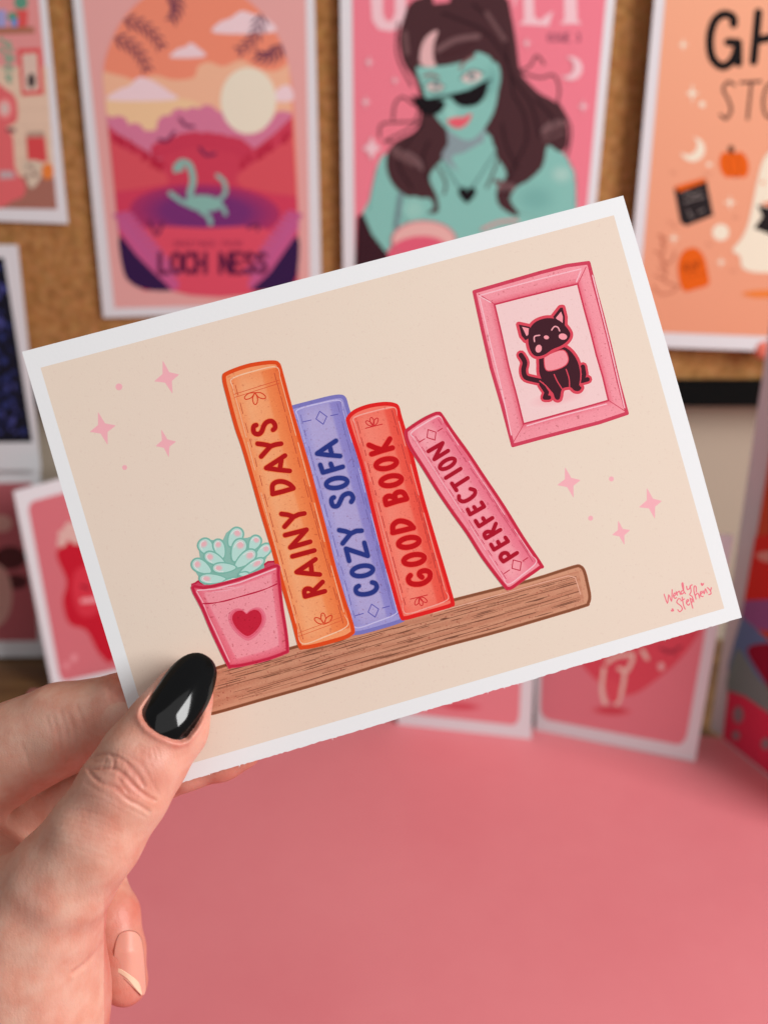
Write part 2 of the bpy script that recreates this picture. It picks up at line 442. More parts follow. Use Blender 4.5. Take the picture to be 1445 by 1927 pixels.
def petals(cx, cy, r, rot, spread=52, n=3):
    out = []
    for k in range(n):
        a = math.radians(rot + (k - (n - 1) / 2) * spread)
        L = r
        out.append(sm([(cx, cy), (cx + L * .55 * math.cos(a - .42), cy + L * .55 * math.sin(a - .42)), (cx + L * math.cos(a - .12), cy + L * math.sin(a - .12)),
                       (cx + L * math.cos(a + .12), cy + L * math.sin(a + .12)), (cx + L * .55 * math.cos(a + .42), cy + L * .55 * math.sin(a + .42)), (cx, cy)], 4))
    return out
def dia(B, v, du=.15, dv=.029):
    return [[B(.5, v - dv), B(.5 + du * .7, v), B(.5, v + dv), B(.5 - du * .7, v), B(.5, v - dv)], [B(.14, v), B(.30, v)], [B(.68, v), B(.82, v)]]

base0 = 8e-6
# --- shelf first (lowest)
p = Print('printed_shelf', PC, card, base0, grain=.5)
sh = [(392, 1300), (400, 1272), (406, 1258), (480, 1238), (561.7, 1216), (700, 1170), (850, 1130), (992, 1094), (1075, 1068), (1091, 1066), (1099, 1076), (1105, 1100), (1109, 1122), (1106, 1135), (1096, 1141), (1003, 1169),
      (920, 1193), (830, 1217), (743, 1243), (660, 1268), (576, 1293), (484, 1319), (403, 1342), (394, 1340), (391, 1330)]
shs = sm(sh, 3, True)
shq = [(398, 1262), (1092, 1070), (1104, 1136), (394, 1340)]
SB = bil(shq)
wood0 = S(208, 150, 120)
p.fill([shs], wood0)
p.grid(lambda u, v: SB(.004 + .99 * u, .05 + .9 * v), [i / 30 for i in range(31)], [i / 12 for i in range(13)],
       lambda u, v: mixc(wood0, S(192, 130, 102), .5 + .5 * math.sin(v * 23 + 3 * math.sin(u * 7))), .9)
p.line([shs], 6.5, S(172, 112, 84), closed=True); p.line([shs], 4.2, S(132, 78, 52), closed=True)
st = []
for i in range(150):
    u0 = random.uniform(.01, .95); v = random.uniform(.08, .94); l = random.uniform(.015, .09)
    st.append([SB(u, v + .02 * math.sin(u * 9)) for u in np.linspace(u0, min(.985, u0 + l), 4)])
p.line(st[:90], 1.0, S(150, 98, 74), grain=0)
p.line(st[90:], 1.4, S(118, 74, 56), grain=0, taper=lambda t: .3 + math.sin(math.pi * t))
p.line([[SB(u, v + .015 * math.sin(u * 11 + v * 9)) for u in np.linspace(a, b_, 12)] for v, a, b_ in ((.2, .05, .5), (.36, .4, .985), (.5, .02, .55), (.62, .5, .985), (.75, .1, .7), (.18, .6, .985), (.86, .3, .8))], 1.2, S(128, 80, 60))
p.line([[SB(.60, .10), SB(.8, .095), SB(.965, .10), SB(.982, .2), SB(.988, .7)]], 1.6, S(226, 172, 150))
p.done(CO)

E_ = lambda cx, cy, rx, ry, rot, zf: zf(ell(cx, cy, rx, ry, rot, 22) + [ell(cx, cy, rx, ry, rot, 22)[0]])
# --- blue book
let = [ZA(s) for s in ([(975, 352), (885, 412), (795, 475), (900, 488), (1015, 498)], [(915, 405), (935, 485)], [(1040, 600), (945, 628), (850, 655), (825, 582)], [(945, 625), (925, 572)],
    [(1005, 1205), (1060, 1215), (1115, 1235)], [(1220, 1210), (1170, 1212), (1115, 1237), (1038, 1332)], [(1245, 1325), (1278, 1450), (1070, 1382), (1100, 1498)])]
let.append(ZA(sm([(955, 893), (935, 905), (932, 940), (950, 975), (990, 972), (1015, 930), (1040, 880), (1085, 855), (1120, 862), (1138, 900), (1120, 935)], 4)))
let.append(E_(982, 755, 102, 46, -9, ZA)); let.append(E_(213, 1492, 102, 48, -10, ZB))
let.append(ZB(sm([(178, 1636), (152, 1655), (155, 1695), (195, 1715), (260, 1712), (320, 1690), (350, 1650), (335, 1612), (305, 1602)], 4)))
blue_o = [(534, 772), (548, 767), (594, 755), (623, 748), (640, 746), (648, 750), (653, 766), (659, 788), (680, 872), (699, 950), (719, 1030), (739, 1108), (755, 1160), (754, 1168), (714, 1181), (680, 1190), (666, 1191), (661, 1186), (640, 1120), (618, 1060), (585, 947), (556, 850), (540, 800)]
def orn_blue(g, B, k): g.line(dia(B, (.075, .935)[k]), 1.8, S(98, 92, 172))
c = lambda *a: S(*a)
book(blue_o, [(548, 765), (645, 744), (757, 1163), (663, 1190)], [(0, c(150, 146, 210)), (.1, c(160, 155, 213)), (.25, c(176, 168, 216)), (.7, c(174, 166, 214)), (.76, c(146, 140, 206)), (1, c(132, 126, 196))],
     S(122, 118, 188), S(105, 95, 165), S(205, 200, 238), let, 7.0, S(38, 52, 130), S(118, 114, 172), base0 + 2.0e-5, 6, orn_blue, 'lavender blue printed book titled COZY SOFA')

# --- red book
let = [ZB(s) for s in ([(300, 378), (400, 345), (500, 318)], [(410, 335), (475, 232)], [(400, 338), (335, 318), (275, 292)],
    [(440, 860), (540, 828), (635, 805)], [(500, 1128), (600, 1105), (700, 1080)])]
let += [ZB(sm(s, 4)) for s in ([(440, 860), (430, 805), (460, 780), (505, 788), (530, 830)], [(530, 830), (522, 765), (560, 740), (605, 748), (636, 803)], [(505, 1125), (503, 1062), (545, 1022), (600, 1018), (660, 1040), (700, 1082)],
    [(670, 1535), (650, 1565), (665, 1605), (720, 1620), (790, 1610), (850, 1565), (855, 1510), (815, 1490), (768, 1500), (755, 1528), (780, 1553)])]
let += [E_(x, y, 100, 45, -11, ZB) for x, y in ((440, 470), (487, 632), (655, 1220), (705, 1383))]
red_o = [(656, 786), (667, 775), (682, 768), (697, 763.5), (716, 760.5), (730, 760), (742, 762), (748, 767), (753, 786), (773, 853), (793, 933), (816, 1012), (836, 1079), (851, 1132), (849, 1138), (836, 1143), (783, 1158), (762, 1163), (755, 1158), (739, 1102), (719, 1030), (699, 948), (679, 868), (657, 800)]
def orn_red(g, B, k):
    if k == 0: x, y = B(.42, .082); g.line(petals(x, y, 16, -105, 42, 3) + [[(x - 15, y + 4), (x + 17, y - 4)]], 1.8, S(205, 40, 45))
    else: x, y = B(.42, .925); g.line(petals(x, y, 16, 75, 42, 3) + [[(x - 17, y + 4), (x + 15, y - 4)]], 1.8, S(205, 40, 45))
book(red_o, [(656, 780), (747, 758), (852, 1137), (757, 1163)], [(0, c(236, 96, 82)), (.1, c(243, 122, 104)), (.25, c(245, 134, 115)), (.70, c(243, 122, 103)), (.76, c(236, 92, 76)), (1, c(232, 76, 62))],
     S(222, 28, 28), S(170, 30, 40), S(250, 176, 165), let, 8.0, S(192, 6, 18), S(236, 66, 56), base0 + 4.2e-5, 6.5, orn_red, 'coral red printed book titled GOOD BOOK')

# --- orange book
let = [ZA(s) for s in ([(228, 380), (290, 388), (350, 402)], [(453, 380), (400, 388), (350, 405), (262, 503)], [(490, 493), (400, 553), (310, 612), (420, 628), (535, 640)], [(455, 530), (440, 622)],
    [(370, 860), (470, 835), (570, 805)], [(455, 1050), (515, 1058), (570, 1077)], [(675, 1045), (620, 1055), (570, 1078), (485, 1172)], [(490, 1253), (695, 1200), (540, 1370), (730, 1315)],
    [(560, 1455), (770, 1398)], [(780, 1482), (690, 1545), (600, 1605), (710, 1618), (822, 1628)], [(735, 1525), (745, 1612)], [(680, 1838), (775, 1812), (870, 1787)], [(752, 1792), (848, 1698)])]
let += [ZA(sm(s, 4)) for s in ([(215, 203), (192, 215), (188, 255), (205, 283), (240, 288), (268, 262), (290, 205), (320, 172), (362, 165), (390, 192), (395, 228), (375, 248)],
    [(372, 855), (370, 778), (410, 745), (470, 742), (530, 765), (570, 803)], [(680, 1835), (674, 1785), (702, 1763), (742, 1776), (752, 1818)])]
or_o = [(422, 712), (429, 702), (464, 689), (497, 683), (516, 682), (523, 685), (528, 697), (547, 768), (561, 815), (580, 879), (598, 947), (613.6, 1006), (629, 1068), (649, 1135), (655, 1152), (664, 1185), (660, 1193), (644, 1201), (597, 1214), (572, 1218), (564, 1214), (553, 1172), (541, 1130), (528, 1086), (515, 1036), (493, 963), (477, 906), (458, 841), (445, 803), (430, 747)]
def orn_or(g, B, k):
    if k == 0:
        x, y = B(.42, .095); g.line(petals(x, y - 4, 21, 88, 62, 3), 2.0, S(212, 62, 32))
        g.line([[B(.06, .075), B(.9, .066)], [B(.06, .086), B(.9, .077)]], 1.1, S(214, 78, 44))
    else:
        x, y = B(.55, .938); g.line(petals(x, y + 2, 20, -98, 50, 3), 2.0, S(212, 62, 32))
        g.line([[B(.06, .945), B(.9, .935)], [B(.06, .957), B(.9, .947)]], 1.1, S(220, 96, 56))
book(or_o, [(424, 705), (526, 679), (665, 1190), (562, 1222)], [(0, c(240, 138, 84)), (.1, c(243, 156, 104)), (.25, c(246, 170, 120)), (.62, c(244, 160, 108)), (.68, c(240, 140, 84)), (1, c(234, 112, 58))],
     S(222, 72, 24), S(180, 55, 35), S(254, 206, 176), let, 7.4, S(176, 14, 18), S(236, 108, 50), base0 + 6.4e-5, 6.5, orn_or, 'tall orange printed book titled RAINY DAYS')

# --- pink book
let = [ZC(s) for s in ([(245, 425), (390, 340), (305, 505), (445, 418)], [(420, 693), (570, 600)], [(505, 780), (643, 692)], [(482, 748), (528, 818)],
    [(665, 1060), (805, 982)], [(665, 1060), (640, 1010)], [(732, 1025), (705, 985)], [(807, 982), (780, 938)],
    [(755, 1180), (890, 1095)], [(755, 1180), (720, 1125)], [(822, 1140), (795, 1098)], [(825, 1300), (970, 1215)], [(885, 1250), (925, 1152)],
    [(905, 1415), (1045, 1332)], [(905, 1415), (875, 1363)], [(968, 1378), (945, 1335)], [(1047, 1332), (1020, 1292)], [(1000, 1535), (1138, 1447)])]
let += [ZC(sm(s, 4)) for s in ([(553, 875), (557, 912), (600, 930), (660, 905), (710, 860), (712, 818), (668, 803)], [(825, 1300), (808, 1262), (835, 1235), (878, 1240), (895, 1262)], [(1000, 1535), (970, 1495), (990, 1455), (1035, 1450), (1062, 1492)])]
let.append(E_(437, 550, 86, 38, -30, ZC))
pk_o = [(764, 815), (771, 806), (797, 789), (818, 779), (825, 778), (830, 781), (850, 811), (879.6, 852), (909.5, 897), (947, 953), (984, 1013), (1017, 1062), (1015, 1068), (984, 1090), (964, 1105), (956, 1107), (949, 1102), (909.5, 1050), (879.6, 1003), (853, 966), (825, 925), (797, 880), (771, 839)]
def orn_pk(g, B, k): g.line(dia(B, (.085, .925)[k], .19, .034), 1.8, S(190, 28, 62))
book(pk_o, [(764, 812), (827, 775), (1019, 1063), (953, 1108)], [(0, c(236, 128, 146)), (.1, c(240, 146, 160)), (.25, c(243, 164, 174)), (.62, c(241, 154, 166)), (.72, c(236, 132, 150)), (1, c(228, 106, 130))],
     S(198, 36, 64), S(190, 50, 80), S(252, 205, 212), let, 6.2, S(170, 8, 38), S(236, 126, 144), base0 + 8.6e-5, 5.5, orn_pk, 'slim leaning pink printed book titled PERFECTION')

# --- plant pot and succulent
ZP = Z(330, 970, 5.78)
p = Print('printed_succulent', PC, card, base0 + 2.0e-5, grain=.15)
p.fill([ZP(sm([(250, 715), (180, 762), (200, 800), (430, 780), (900, 640), (1100, 560), (1095, 505), (1000, 500), (960, 530)], 3, True))], S(205, 70, 95))
p.line([ZP([(185, 765), (250, 715), (290, 740)]), ZP([(955, 545), (1010, 505), (1090, 500)])], 3.6, S(190, 30, 65))
p.fill([ZP(sm([(270, 690), (215, 600), (190, 540), (225, 480), (270, 460), (255, 350), (300, 285), (380, 265), (440, 270), (520, 265), (555, 190), (640, 140), (720, 165), (745, 245), (830, 230), (925, 240), (925, 320), (1010, 320), (1040, 370), (960, 520), (950, 600), (620, 700), (320, 755)], 2, True))], S(138, 186, 173))
for (cx, cy, a, b_, ang) in [(648, 240, 118, 88, -60), (345, 350, 110, 92, -130), (860, 305, 95, 74, -60), (950, 400, 118, 72, -45), (485, 365, 112, 74, -110), (290, 560, 122, 84, -150), (685, 380, 135, 92, -68),
                             (430, 475, 125, 76, -155), (760, 475, 145, 82, -38), (825, 565, 170, 62, -33), (535, 570, 134, 68, 178), (410, 690, 150, 66, 182), (745, 640, 62, 34, 0), (610, 712, 95, 40, -8)]:
    ca, sa = math.cos(math.radians(ang)), math.sin(math.radians(ang))
    def leaf(cx, cy, a, b_):
        return [(cx + a * math.cos(t) * ca - b_ * math.sin(t) * (.84 + .26 * math.cos(t)) * sa, cy + a * math.cos(t) * sa + b_ * math.sin(t) * (.84 + .26 * math.cos(t)) * ca) for t in [2 * math.pi * i / 26 for i in range(26)]]
    E0 = leaf(cx, cy, a + 8, b_ + 8)
    p.fill([ZP(E0)], S(124, 182, 167))
    E1 = leaf(cx, cy, a - 11, b_ - 11)
    p.fill([ZP(E1)], S(182, 219, 210))
    tx, ty = cx + ca * a * .48, cy + sa * a * .48
    if a > 80:
        T = ell(tx, ty, a * .40, max(8, b_ * .56), ang, 26)
        p.ring(ZP(T), ZP(scale_poly(T, .45)), S(184, 216, 208), S(230, 178, 184))
        hh = [(cx + ca * a * t - sa * b_ * k, cy + sa * a * t + ca * b_ * k) for t, k in ((.1, -.58), (.45, -.5), (.68, -.25), (.75, 0), (.68, .25))]
        p.line([ZP(sm(hh, 4))], 1.5, S(222, 226, 222))
p.done(CO)['label'] = 'pale green printed succulent with pink leaf tips'
p = Print('printed_plant_pot', PC, card, base0 + 1.0e-4, grain=.6)
pot = [(190, 785), (300, 785), (430, 765), (700, 693), (900, 622), (1105, 545), (1120, 640), (1135, 780), (1160, 1000), (1200, 1250), (1220, 1455), (1195, 1490), (1000, 1562), (750, 1622), (610, 1640), (575, 1615), (400, 1250), (300, 1010)]
po = ZP(sm(pot, 3, True))
pin = ZP(sm([(330, 850), (400, 840), (500, 820), (700, 770), (900, 700), (1030, 650), (1040, 700), (1050, 780), (1075, 1000), (1105, 1250), (1115, 1390), (1100, 1410), (980, 1460), (770, 1520), (680, 1540), (650, 1510), (520, 1250), (400, 1010)], 3, True))
p.ring(po, scale_poly(pin, 1.05), S(228, 92, 112), S(238, 128, 146), grain=.9, cap=False)
p.ring(scale_poly(pin, 1.05), pin, S(238, 128, 146), S(243, 156, 168), grain=.8)
p.line([ZP([(240, 815), (430, 800), (700, 730), (1090, 580)])], 2.5, S(250, 190, 200))
p.line([ZP([(235, 830), (300, 940), (350, 1080), (430, 1240), (590, 1590)])], 2.2, S(248, 176, 188))
p.line([ZP(sm([(290, 960), (400, 955), (540, 930), (700, 885), (950, 812), (1125, 735)], 4))], 2.6, S(192, 30, 66), taper=lambda t: .6 + .5 * abs(math.sin(t * 11)))
p.line([ZP([(400, 835), (560, 815), (740, 770)]), ZP([(430, 800), (640, 780)])], 1.2, S(246, 178, 190))
p.line([po], 7, S(216, 70, 100), closed=True); p.line([po], 4.6, S(196, 34, 66), closed=True)
h = ZP(sm([(775, 1072), (735, 1040), (680, 1038), (635, 1070), (620, 1125), (650, 1200), (715, 1272), (790, 1312), (870, 1262), (930, 1180), (942, 1105), (910, 1042), (860, 1026), (805, 1048)], 3, True))
p.fill([scale_poly(h, 1.28)], S(232, 122, 142)); p.fill([scale_poly(h, 1.14)], S(228, 98, 122)); p.fill([h], S(200, 32, 60), .8)
p.done(CO)['label'] = 'pink printed plant pot with a red heart'

# --- framed cat picture
Z4 = Z(860, 460, 4.129)
p = Print('printed_picture_frame', PC, card, base0, grain=.5)
fo = Z4([(132, 368), (400, 290), (640, 220), (850, 165), (1020, 142), (1060, 300), (1130, 560), (1190, 800), (1250, 1060), (1318, 1312), (1100, 1385), (850, 1450), (640, 1505), (432, 1562), (350, 1250), (265, 960), (200, 680)])
fi = Z4([(290, 467), (470, 420), (640, 378), (800, 338), (935, 307), (985, 500), (1040, 700), (1080, 860), (1130, 1030), (1174, 1212), (1000, 1262), (850, 1302), (680, 1350), (515, 1394), (460, 1170), (400, 950), (345, 700)])
fm = [(a[0] * .35 + b_[0] * .65, a[1] * .35 + b_[1] * .65) for a, b_ in zip(fo, fi)]
p.ring(fo, fm, S(243, 156, 168), S(240, 150, 163), grain=.8, cap=False)
p.ring(fm, fi, S(240, 150, 163), S(228, 104, 124), grain=.8, cap=False)
p.line([fo], 7, S(206, 70, 96), closed=True); p.line([fo], 5, S(205, 62, 88), closed=True)
ln = [[(165, 385), (285, 460)], [(1000, 175), (940, 300)], [(1310, 1300), (1180, 1215)], [(440, 1530), (515, 1400)]]
p.line([Z4(l) for l in ln], 1.4, S(205, 62, 88))
hi = [[(175, 420), (270, 820), (345, 1130), (420, 1480)], [(1050, 240), (1110, 480), (1180, 760), (1300, 1270)], [(540, 1410), (760, 1345), (1160, 1240)], [(180, 395), (560, 290), (960, 190)], [(960, 205), (925, 290)], [(170, 400), (260, 450)]]
p.line([Z4(sm(l, 5)) for l in hi], 2.2, S(248, 190, 200))
o = p.done(CO)
fz = p.z
p = Print('printed_cat', PC, o, fz + 2e-6)
p.fill([fi], S(236, 201, 200), .2)
bl = Z4(ell(780, 1190, 260, 70, -12)); p.ring(bl, scale_poly(bl, .4), S(236, 201, 200), S(234, 182, 184))
p.line([fi], 3.2, S(200, 52, 80), closed=True)
head = Z4(sm([(553, 700), (572, 640), (620, 595), (700, 572), (780, 585), (832, 625), (877, 690), (862, 742), (810, 785), (740, 815), (680, 855), (620, 870), (580, 845), (555, 780)], 4, True))
ears = [Z4([(478, 622), (562, 640), (600, 700), (530, 745), (500, 710)]), Z4([(745, 562), (800, 492), (818, 490), (835, 560), (835, 640), (780, 640)])]
body = Z4(sm([(640, 870), (636, 940), (640, 1010), (680, 1090), (740, 1150), (762, 1200), (795, 1200), (812, 1125), (860, 1108), (885, 1112), (910, 1135), (945, 1138), (965, 1112), (948, 1090), (955, 1000), (930, 900), (870, 820), (800, 795), (700, 845)], 3, True))
tail = Z4(sm([(495, 860), (525, 915), (515, 975), (530, 1030), (590, 1050), (650, 1062)], 4))
legs = [Z4([(652, 1085), (695, 1150), (680, 1190), (712, 1190)]), Z4([(975, 950), (985, 1010), (968, 1060), (1012, 1048)])]
RED, DARK, PK = S(212, 66, 84), S(62, 22, 34), S(240, 150, 160)
p.fill([q for s in [head] + ears + [body] for q in capsules(s, 11, True)] + capsules(tail, 18.5) + [q for l in legs for q in capsules(l, 17.5)], RED)
p.fill([body] + capsules(tail, 9.2) + [q for l in legs for q in capsules(l, 8.5)], DARK)
p.line([Z4(sm([(752, 1010), (775, 1060), (812, 1120)], 4)), Z4(sm([(845, 970), (868, 1040), (872, 1110)], 4)), Z4(sm([(640, 1060), (690, 1100), (745, 1165)], 4)), Z4(sm([(958, 960), (960, 1040), (950, 1090)], 4))], 2.2, RED)
chest = Z4(sm([(675, 880), (700, 858), (820, 820), (862, 880), (845, 935), (770, 972), (690, 975)], 4, True)); p.fill([chest], PK, .4); p.line([chest], 1.8, RED, closed=True)
p.line([head], 10, RED, closed=True)
p.fill(ears, DARK)
p.fill([Z4([(503, 640), (556, 652), (552, 700), (538, 712)]), Z4([(765, 572), (806, 522), (820, 560), (818, 620)])], PK)
p.fill([head], DARK)
p.line([Z4(sm([(600, 755), (600, 715), (640, 706)], 5)), Z4(sm([(733, 665), (755, 638), (782, 645), (795, 672)], 5))], 2.4, S(236, 160, 168))
p.fill([Z4(ell(692, 722, 20, 15, 10)), Z4(ell(632, 810, 24, 31, 15)), Z4(ell(820, 716, 33, 24, 10))], PK)
p.done(CO, o)['label'] = 'black printed cat with pink chest and closed smiling eyes'

# --- stars, dots, signature
def stars(zf, tips, c):
    out = []
    for i in range(4):
        t = tips[i]; n = tips[(i + 1) % 4]
        out.append(t); mx_ = ((t[0] + n[0]) / 2, (t[1] + n[1]) / 2); out.append((c[0] + (mx_[0] - c[0]) * .52, c[1] + (mx_[1] - c[1]) * .52))
    return zf(out)
Zs1, Zs2 = Z(150, 660, 5.78), Z(1000, 860, 3.6125)
STAR = S(238, 172, 180)
for zf, tips, c_ in ((Zs1, [(908, 115), (1078, 260), (1010, 460), (820, 330)], (955, 290)), (Zs1, [(205, 675), (390, 815), (305, 1015), (120, 880)], (255, 845)), (Zs1, [(893, 865), (1045, 990), (970, 1150), (835, 1035)], (940, 1010)),
                    (Zs2, [(228, 75), (328, 158), (283, 272), (178, 190)], (255, 172)), (Zs2, [(783, 215), (880, 300), (835, 415), (733, 340)], (812, 315)), (Zs2, [(588, 437), (665, 498), (628, 592), (550, 528)], (607, 515))):
    p = Print('printed_star', PC, card, base0); q = stars(zf, tips, c_); p.fill([q] + capsules(q, 1.2, True), STAR); p.done(CO)
for zf, x, y, r in ((Zs1, 430, 393, 37), (Zs1, 492, 1270, 27), (Zs2, 541, 149, 17), (Zs2, 400, 416, 17)):
    p = Print('printed_dot', PC, card, base0); p.fill([zf(ell(x, y, r, r, 0, 16))], STAR); p.done(CO)
ZS = Z(1230, 1080, 10.32)
sig = [[(195, 395), (260, 570), (285, 405), (340, 530), (350, 305)], [(380, 440), (425, 395), (400, 370), (375, 420), (400, 475), (435, 460)], [(430, 345), (452, 415)], [(445, 375), (485, 335), (510, 400)],
       [(565, 320), (525, 345), (535, 395), (575, 365)], [(575, 300), (560, 180), (540, 200), (570, 320), (610, 385)], [(630, 240), (648, 305), (690, 280), (700, 230)], [(740, 212), (705, 240), (720, 340), (690, 405), (740, 440), (772, 545)],
       [(515, 495), (475, 480), (440, 555), (515, 615), (550, 680), (500, 735), (460, 695)], [(545, 450), (575, 620), (605, 685)], [(520, 525), (590, 485)], [(635, 555), (672, 515), (645, 500), (625, 560), (665, 610), (690, 580)],
       [(698, 470), (720, 560), (752, 665)], [(700, 480), (745, 500), (730, 565)], [(820, 350), (815, 250), (780, 240), (775, 340), (815, 490)], [(800, 420), (850, 375), (885, 470)], [(895, 410), (935, 360), (905, 345), (895, 420), (950, 440)],
       [(950, 330), (975, 385), (995, 290), (1030, 370)], [(1035, 265), (1090, 325), (1105, 385), (1060, 402)], [(1112, 268), (1095, 330)]]
p = Print('signature', PC, card, base0)
p.line([ZS(sm(s, 3)) for s in sig], 2.3, S(232, 120, 134)); p.fill([ZS(heart(935, 205, 34, 5)), ZS(heart(360, 705, 34, -60))], S(232, 120, 134)); p.done(CO)

# ------------------------------------------------------------ wall prints
def poster(name, label, cat, pl, pts, group=None):
    o = slab(name, pl, pts, .0004, paper_dim); thing(o, label, cat, group); return o
def K(k): return lambda r, g, b: S(r, g, b, k)

# loch poster
Z5 = Z(0, 0, 2.331); c = K(.76)
PL1 = Plane((PB.w(370, 300, .004)), (-.01, -1, 0))
lp = poster('loch_poster', 'pink framed loch lake poster with green water beast at left of board', 'poster', PL1, [(132, -62), (590.6, -62), (606, 586), (195, 598)])
O1 = lp.location.copy()
p = Print('printed_panel', PL1, lp, 8e-5, 1.2e-5); p.fill([[(151, -40), (575, -40), (584, 571), (216, 580)]], c(206, 152, 148)); p.done(O1)
p = Print('printed_scene', PL1, lp, 1.6e-4, 1.2e-5)
arch = sm([(455, 330), (470, 520), (500, 800), (520, 1000), (542, 1180), (575, 1240), (640, 1268), (760, 1275), (1000, 1275), (1210, 1272), (1280, 1250), (1308, 1190), (1307, 900), (1292, 500), (1268, 300), (1225, 170), (1150, 60), (1070, -10), (960, -60), (850, -80), (730, -60), (620, 0), (530, 100), (475, 220)], 3, True)
p.fill([Z5(arch)], c(216, 130, 104))
def clip(poly, l=0):   # keep shapes inside the arch horizontally
    out = []
    for x, y in poly:
        xl = 452 + max(0, y - 330) * .1 if y > 330 else 452 + (330 - y) * .35
        xr = 1270 + min(38, max(0, y - 300) * .06) if y > 300 else 1270 - (300 - y) * .35
        out.append((min(max(x, xl), xr), y))
    return out
p.fill([Z5(clip(sm([(400, 330), (520, 330), (600, 352), (680, 330), (760, 350), (850, 340), (870, 290), (920, 272), (980, 292), (1060, 262), (1130, 300), (1210, 312), (1300, 290), (1300, 560), (400, 560)], 3, True)))], c(218, 168, 138))
p.fill([Z5(clip(sm([(400, 445), (560, 435), (760, 430), (860, 450), (900, 520), (700, 600), (400, 540)], 3, True)))], c(224, 182, 142))
WH = c(218, 192, 196)
p.fill([Z5(sm(q, 4, True)) for q in ([(480, 440), (520, 395), (570, 375), (610, 338), (660, 350), (700, 372), (740, 400), (768, 438)], [(750, 252), (780, 215), (815, 205), (835, 188), (865, 205), (900, 248)], [(945, 145), (960, 100), (1010, 80), (1060, 48), (1110, 62), (1160, 75), (1205, 140)], [(1200, 440), (1220, 390), (1270, 375), (1285, 440)])], WH)
p.fill([Z5(clip(sm([(400, 500), (500, 520), (590, 560), (680, 572), (695, 525), (745, 510), (790, 485), (850, 488), (890, 468), (950, 480), (990, 520), (1080, 590), (1190, 550), (1215, 490), (1320, 525), (1320, 760), (400, 760)], 3, True)))], c(192, 112, 140))
p.fill([Z5(ell(x, y, 44, 40)) for x, y in ((520, 548), (590, 580), (735, 545), (790, 515), (850, 510), (910, 500), (970, 530), (1020, 575), (1200, 560), (1240, 530))], c(192, 112, 140))
p.fill([Z5(ell(1090, 442, 122, 146, 0, 40))], c(212, 206, 186))
p.fill([Z5(clip(sm([(400, 540), (520, 590), (620, 650), (700, 705), (735, 655), (790, 640), (850, 610), (920, 622), (1000, 608), (1060, 650), (1120, 650), (1200, 590), (1320, 530), (1320, 1000), (400, 1000)], 3, True)))], c(186, 58, 80))
p.fill([Z5(clip(sm([(400, 610), (560, 660), (690, 730), (740, 800), (640, 880), (400, 980)], 3, True))), Z5(clip(sm([(1340, 600), (1200, 660), (1080, 740), (1040, 800), (1200, 900), (1340, 960)], 3, True)))], c(196, 76, 86))
sc_ = []
for i in range(15):
    t = i / 14; sc_.append(Z5(ell(700 + 370 * t, 655 - 40 * math.sin(math.pi * t) + random.uniform(-6, 6), 38, 36)))
p.fill(sc_, c(182, 54, 78))
tr = []
for i in range(44):
    s = random.choice((0, 1)); x = random.uniform(480, 720) if s == 0 else random.uniform(1060, 1280)
    y = (560 + (x - 480) * .6) if s == 0 else (560 + (1280 - x) * .6); y += random.uniform(0, 12); hh = random.uniform(25, 50)
    tr.append(Z5([(x - 10, y + hh), (x, y - 8), (x + 10, y + hh)]))
p.fill(tr, c(168, 36, 60))
p.fill([Z5(clip(sm([(400, 900), (600, 830), (900, 800), (1200, 850), (1340, 900), (1340, 1240), (1100, 1272), (700, 1272), (600, 1240)], 3, True)))], c(190, 58, 84))
q = ell(900, 930, 330, 122, 2, 40); p.ring(Z5(clip(q)), Z5(scale_poly(q, .55)), c(160, 48, 90), c(108, 44, 104))
p.fill([Z5(sm([(620, 1020), (900, 1000), (1200, 1020), (1180, 1272), (740, 1272)], 4, True))], c(200, 72, 92))
p.line([Z5(sm([(545, 990), (610, 1090), (680, 1180), (760, 1248)], 4)), Z5(sm([(1285, 990), (1230, 1090), (1170, 1180), (1115, 1246)], 4))], 24, c(182, 82, 128))
fz_ = []
for i in range(26):
    t = i / 25; x = 535 + 215 * t; y = 960 + 270 * t; fz_.append([(x - 34, y - 16), (x + 30 + 12 * (i % 2), y - 30)]); x = 1300 - 190 * t; fz_.append([(x + 24, y - 16), (x - 30 - 12 * (i % 2), y - 34)])
p.line([Z5(q) for q in fz_], 4.5, c(176, 84, 132))
p.fill([Z5(sm([(524, 1035), (600, 1120), (680, 1200), (745, 1262), (740, 1276), (640, 1270), (575, 1240), (542, 1185)], 3, True)), Z5(sm([(1308, 1035), (1230, 1130), (1180, 1200), (1110, 1262), (1120, 1276), (1220, 1271), (1280, 1250), (1306, 1190)], 3, True))], c(48, 24, 66))
NS = c(122, 168, 158)
p.line([Z5(sm([(772, 745), (795, 712), (832, 725), (848, 790), (835, 850), (845, 900)], 5))], 12, NS)
p.fill([Z5(ell(895, 892, 82, 36, 4)), Z5(ell(785, 735, 26, 14, 25))] + [q for l, w_ in (([(850, 905), (800, 885), (748, 848)], 9), ([(940, 880), (975, 905), (990, 938)], 8), ([(880, 925), (915, 950), (925, 980)], 9), ([(950, 885), (988, 850), (985, 800), (955, 770)], 8)) for q in capsules(Z5(sm(l, 4)), w_)], NS)
p.line([Z5(s) for s in text('LOCH NESS', 702, 1112, 84, 72, .74)], 8, c(82, 24, 58))
p.line([Z5(s) for s in text('GREETINGS FROM', 765, 1058, 22, 26, .86)], 2, c(150, 50, 76))
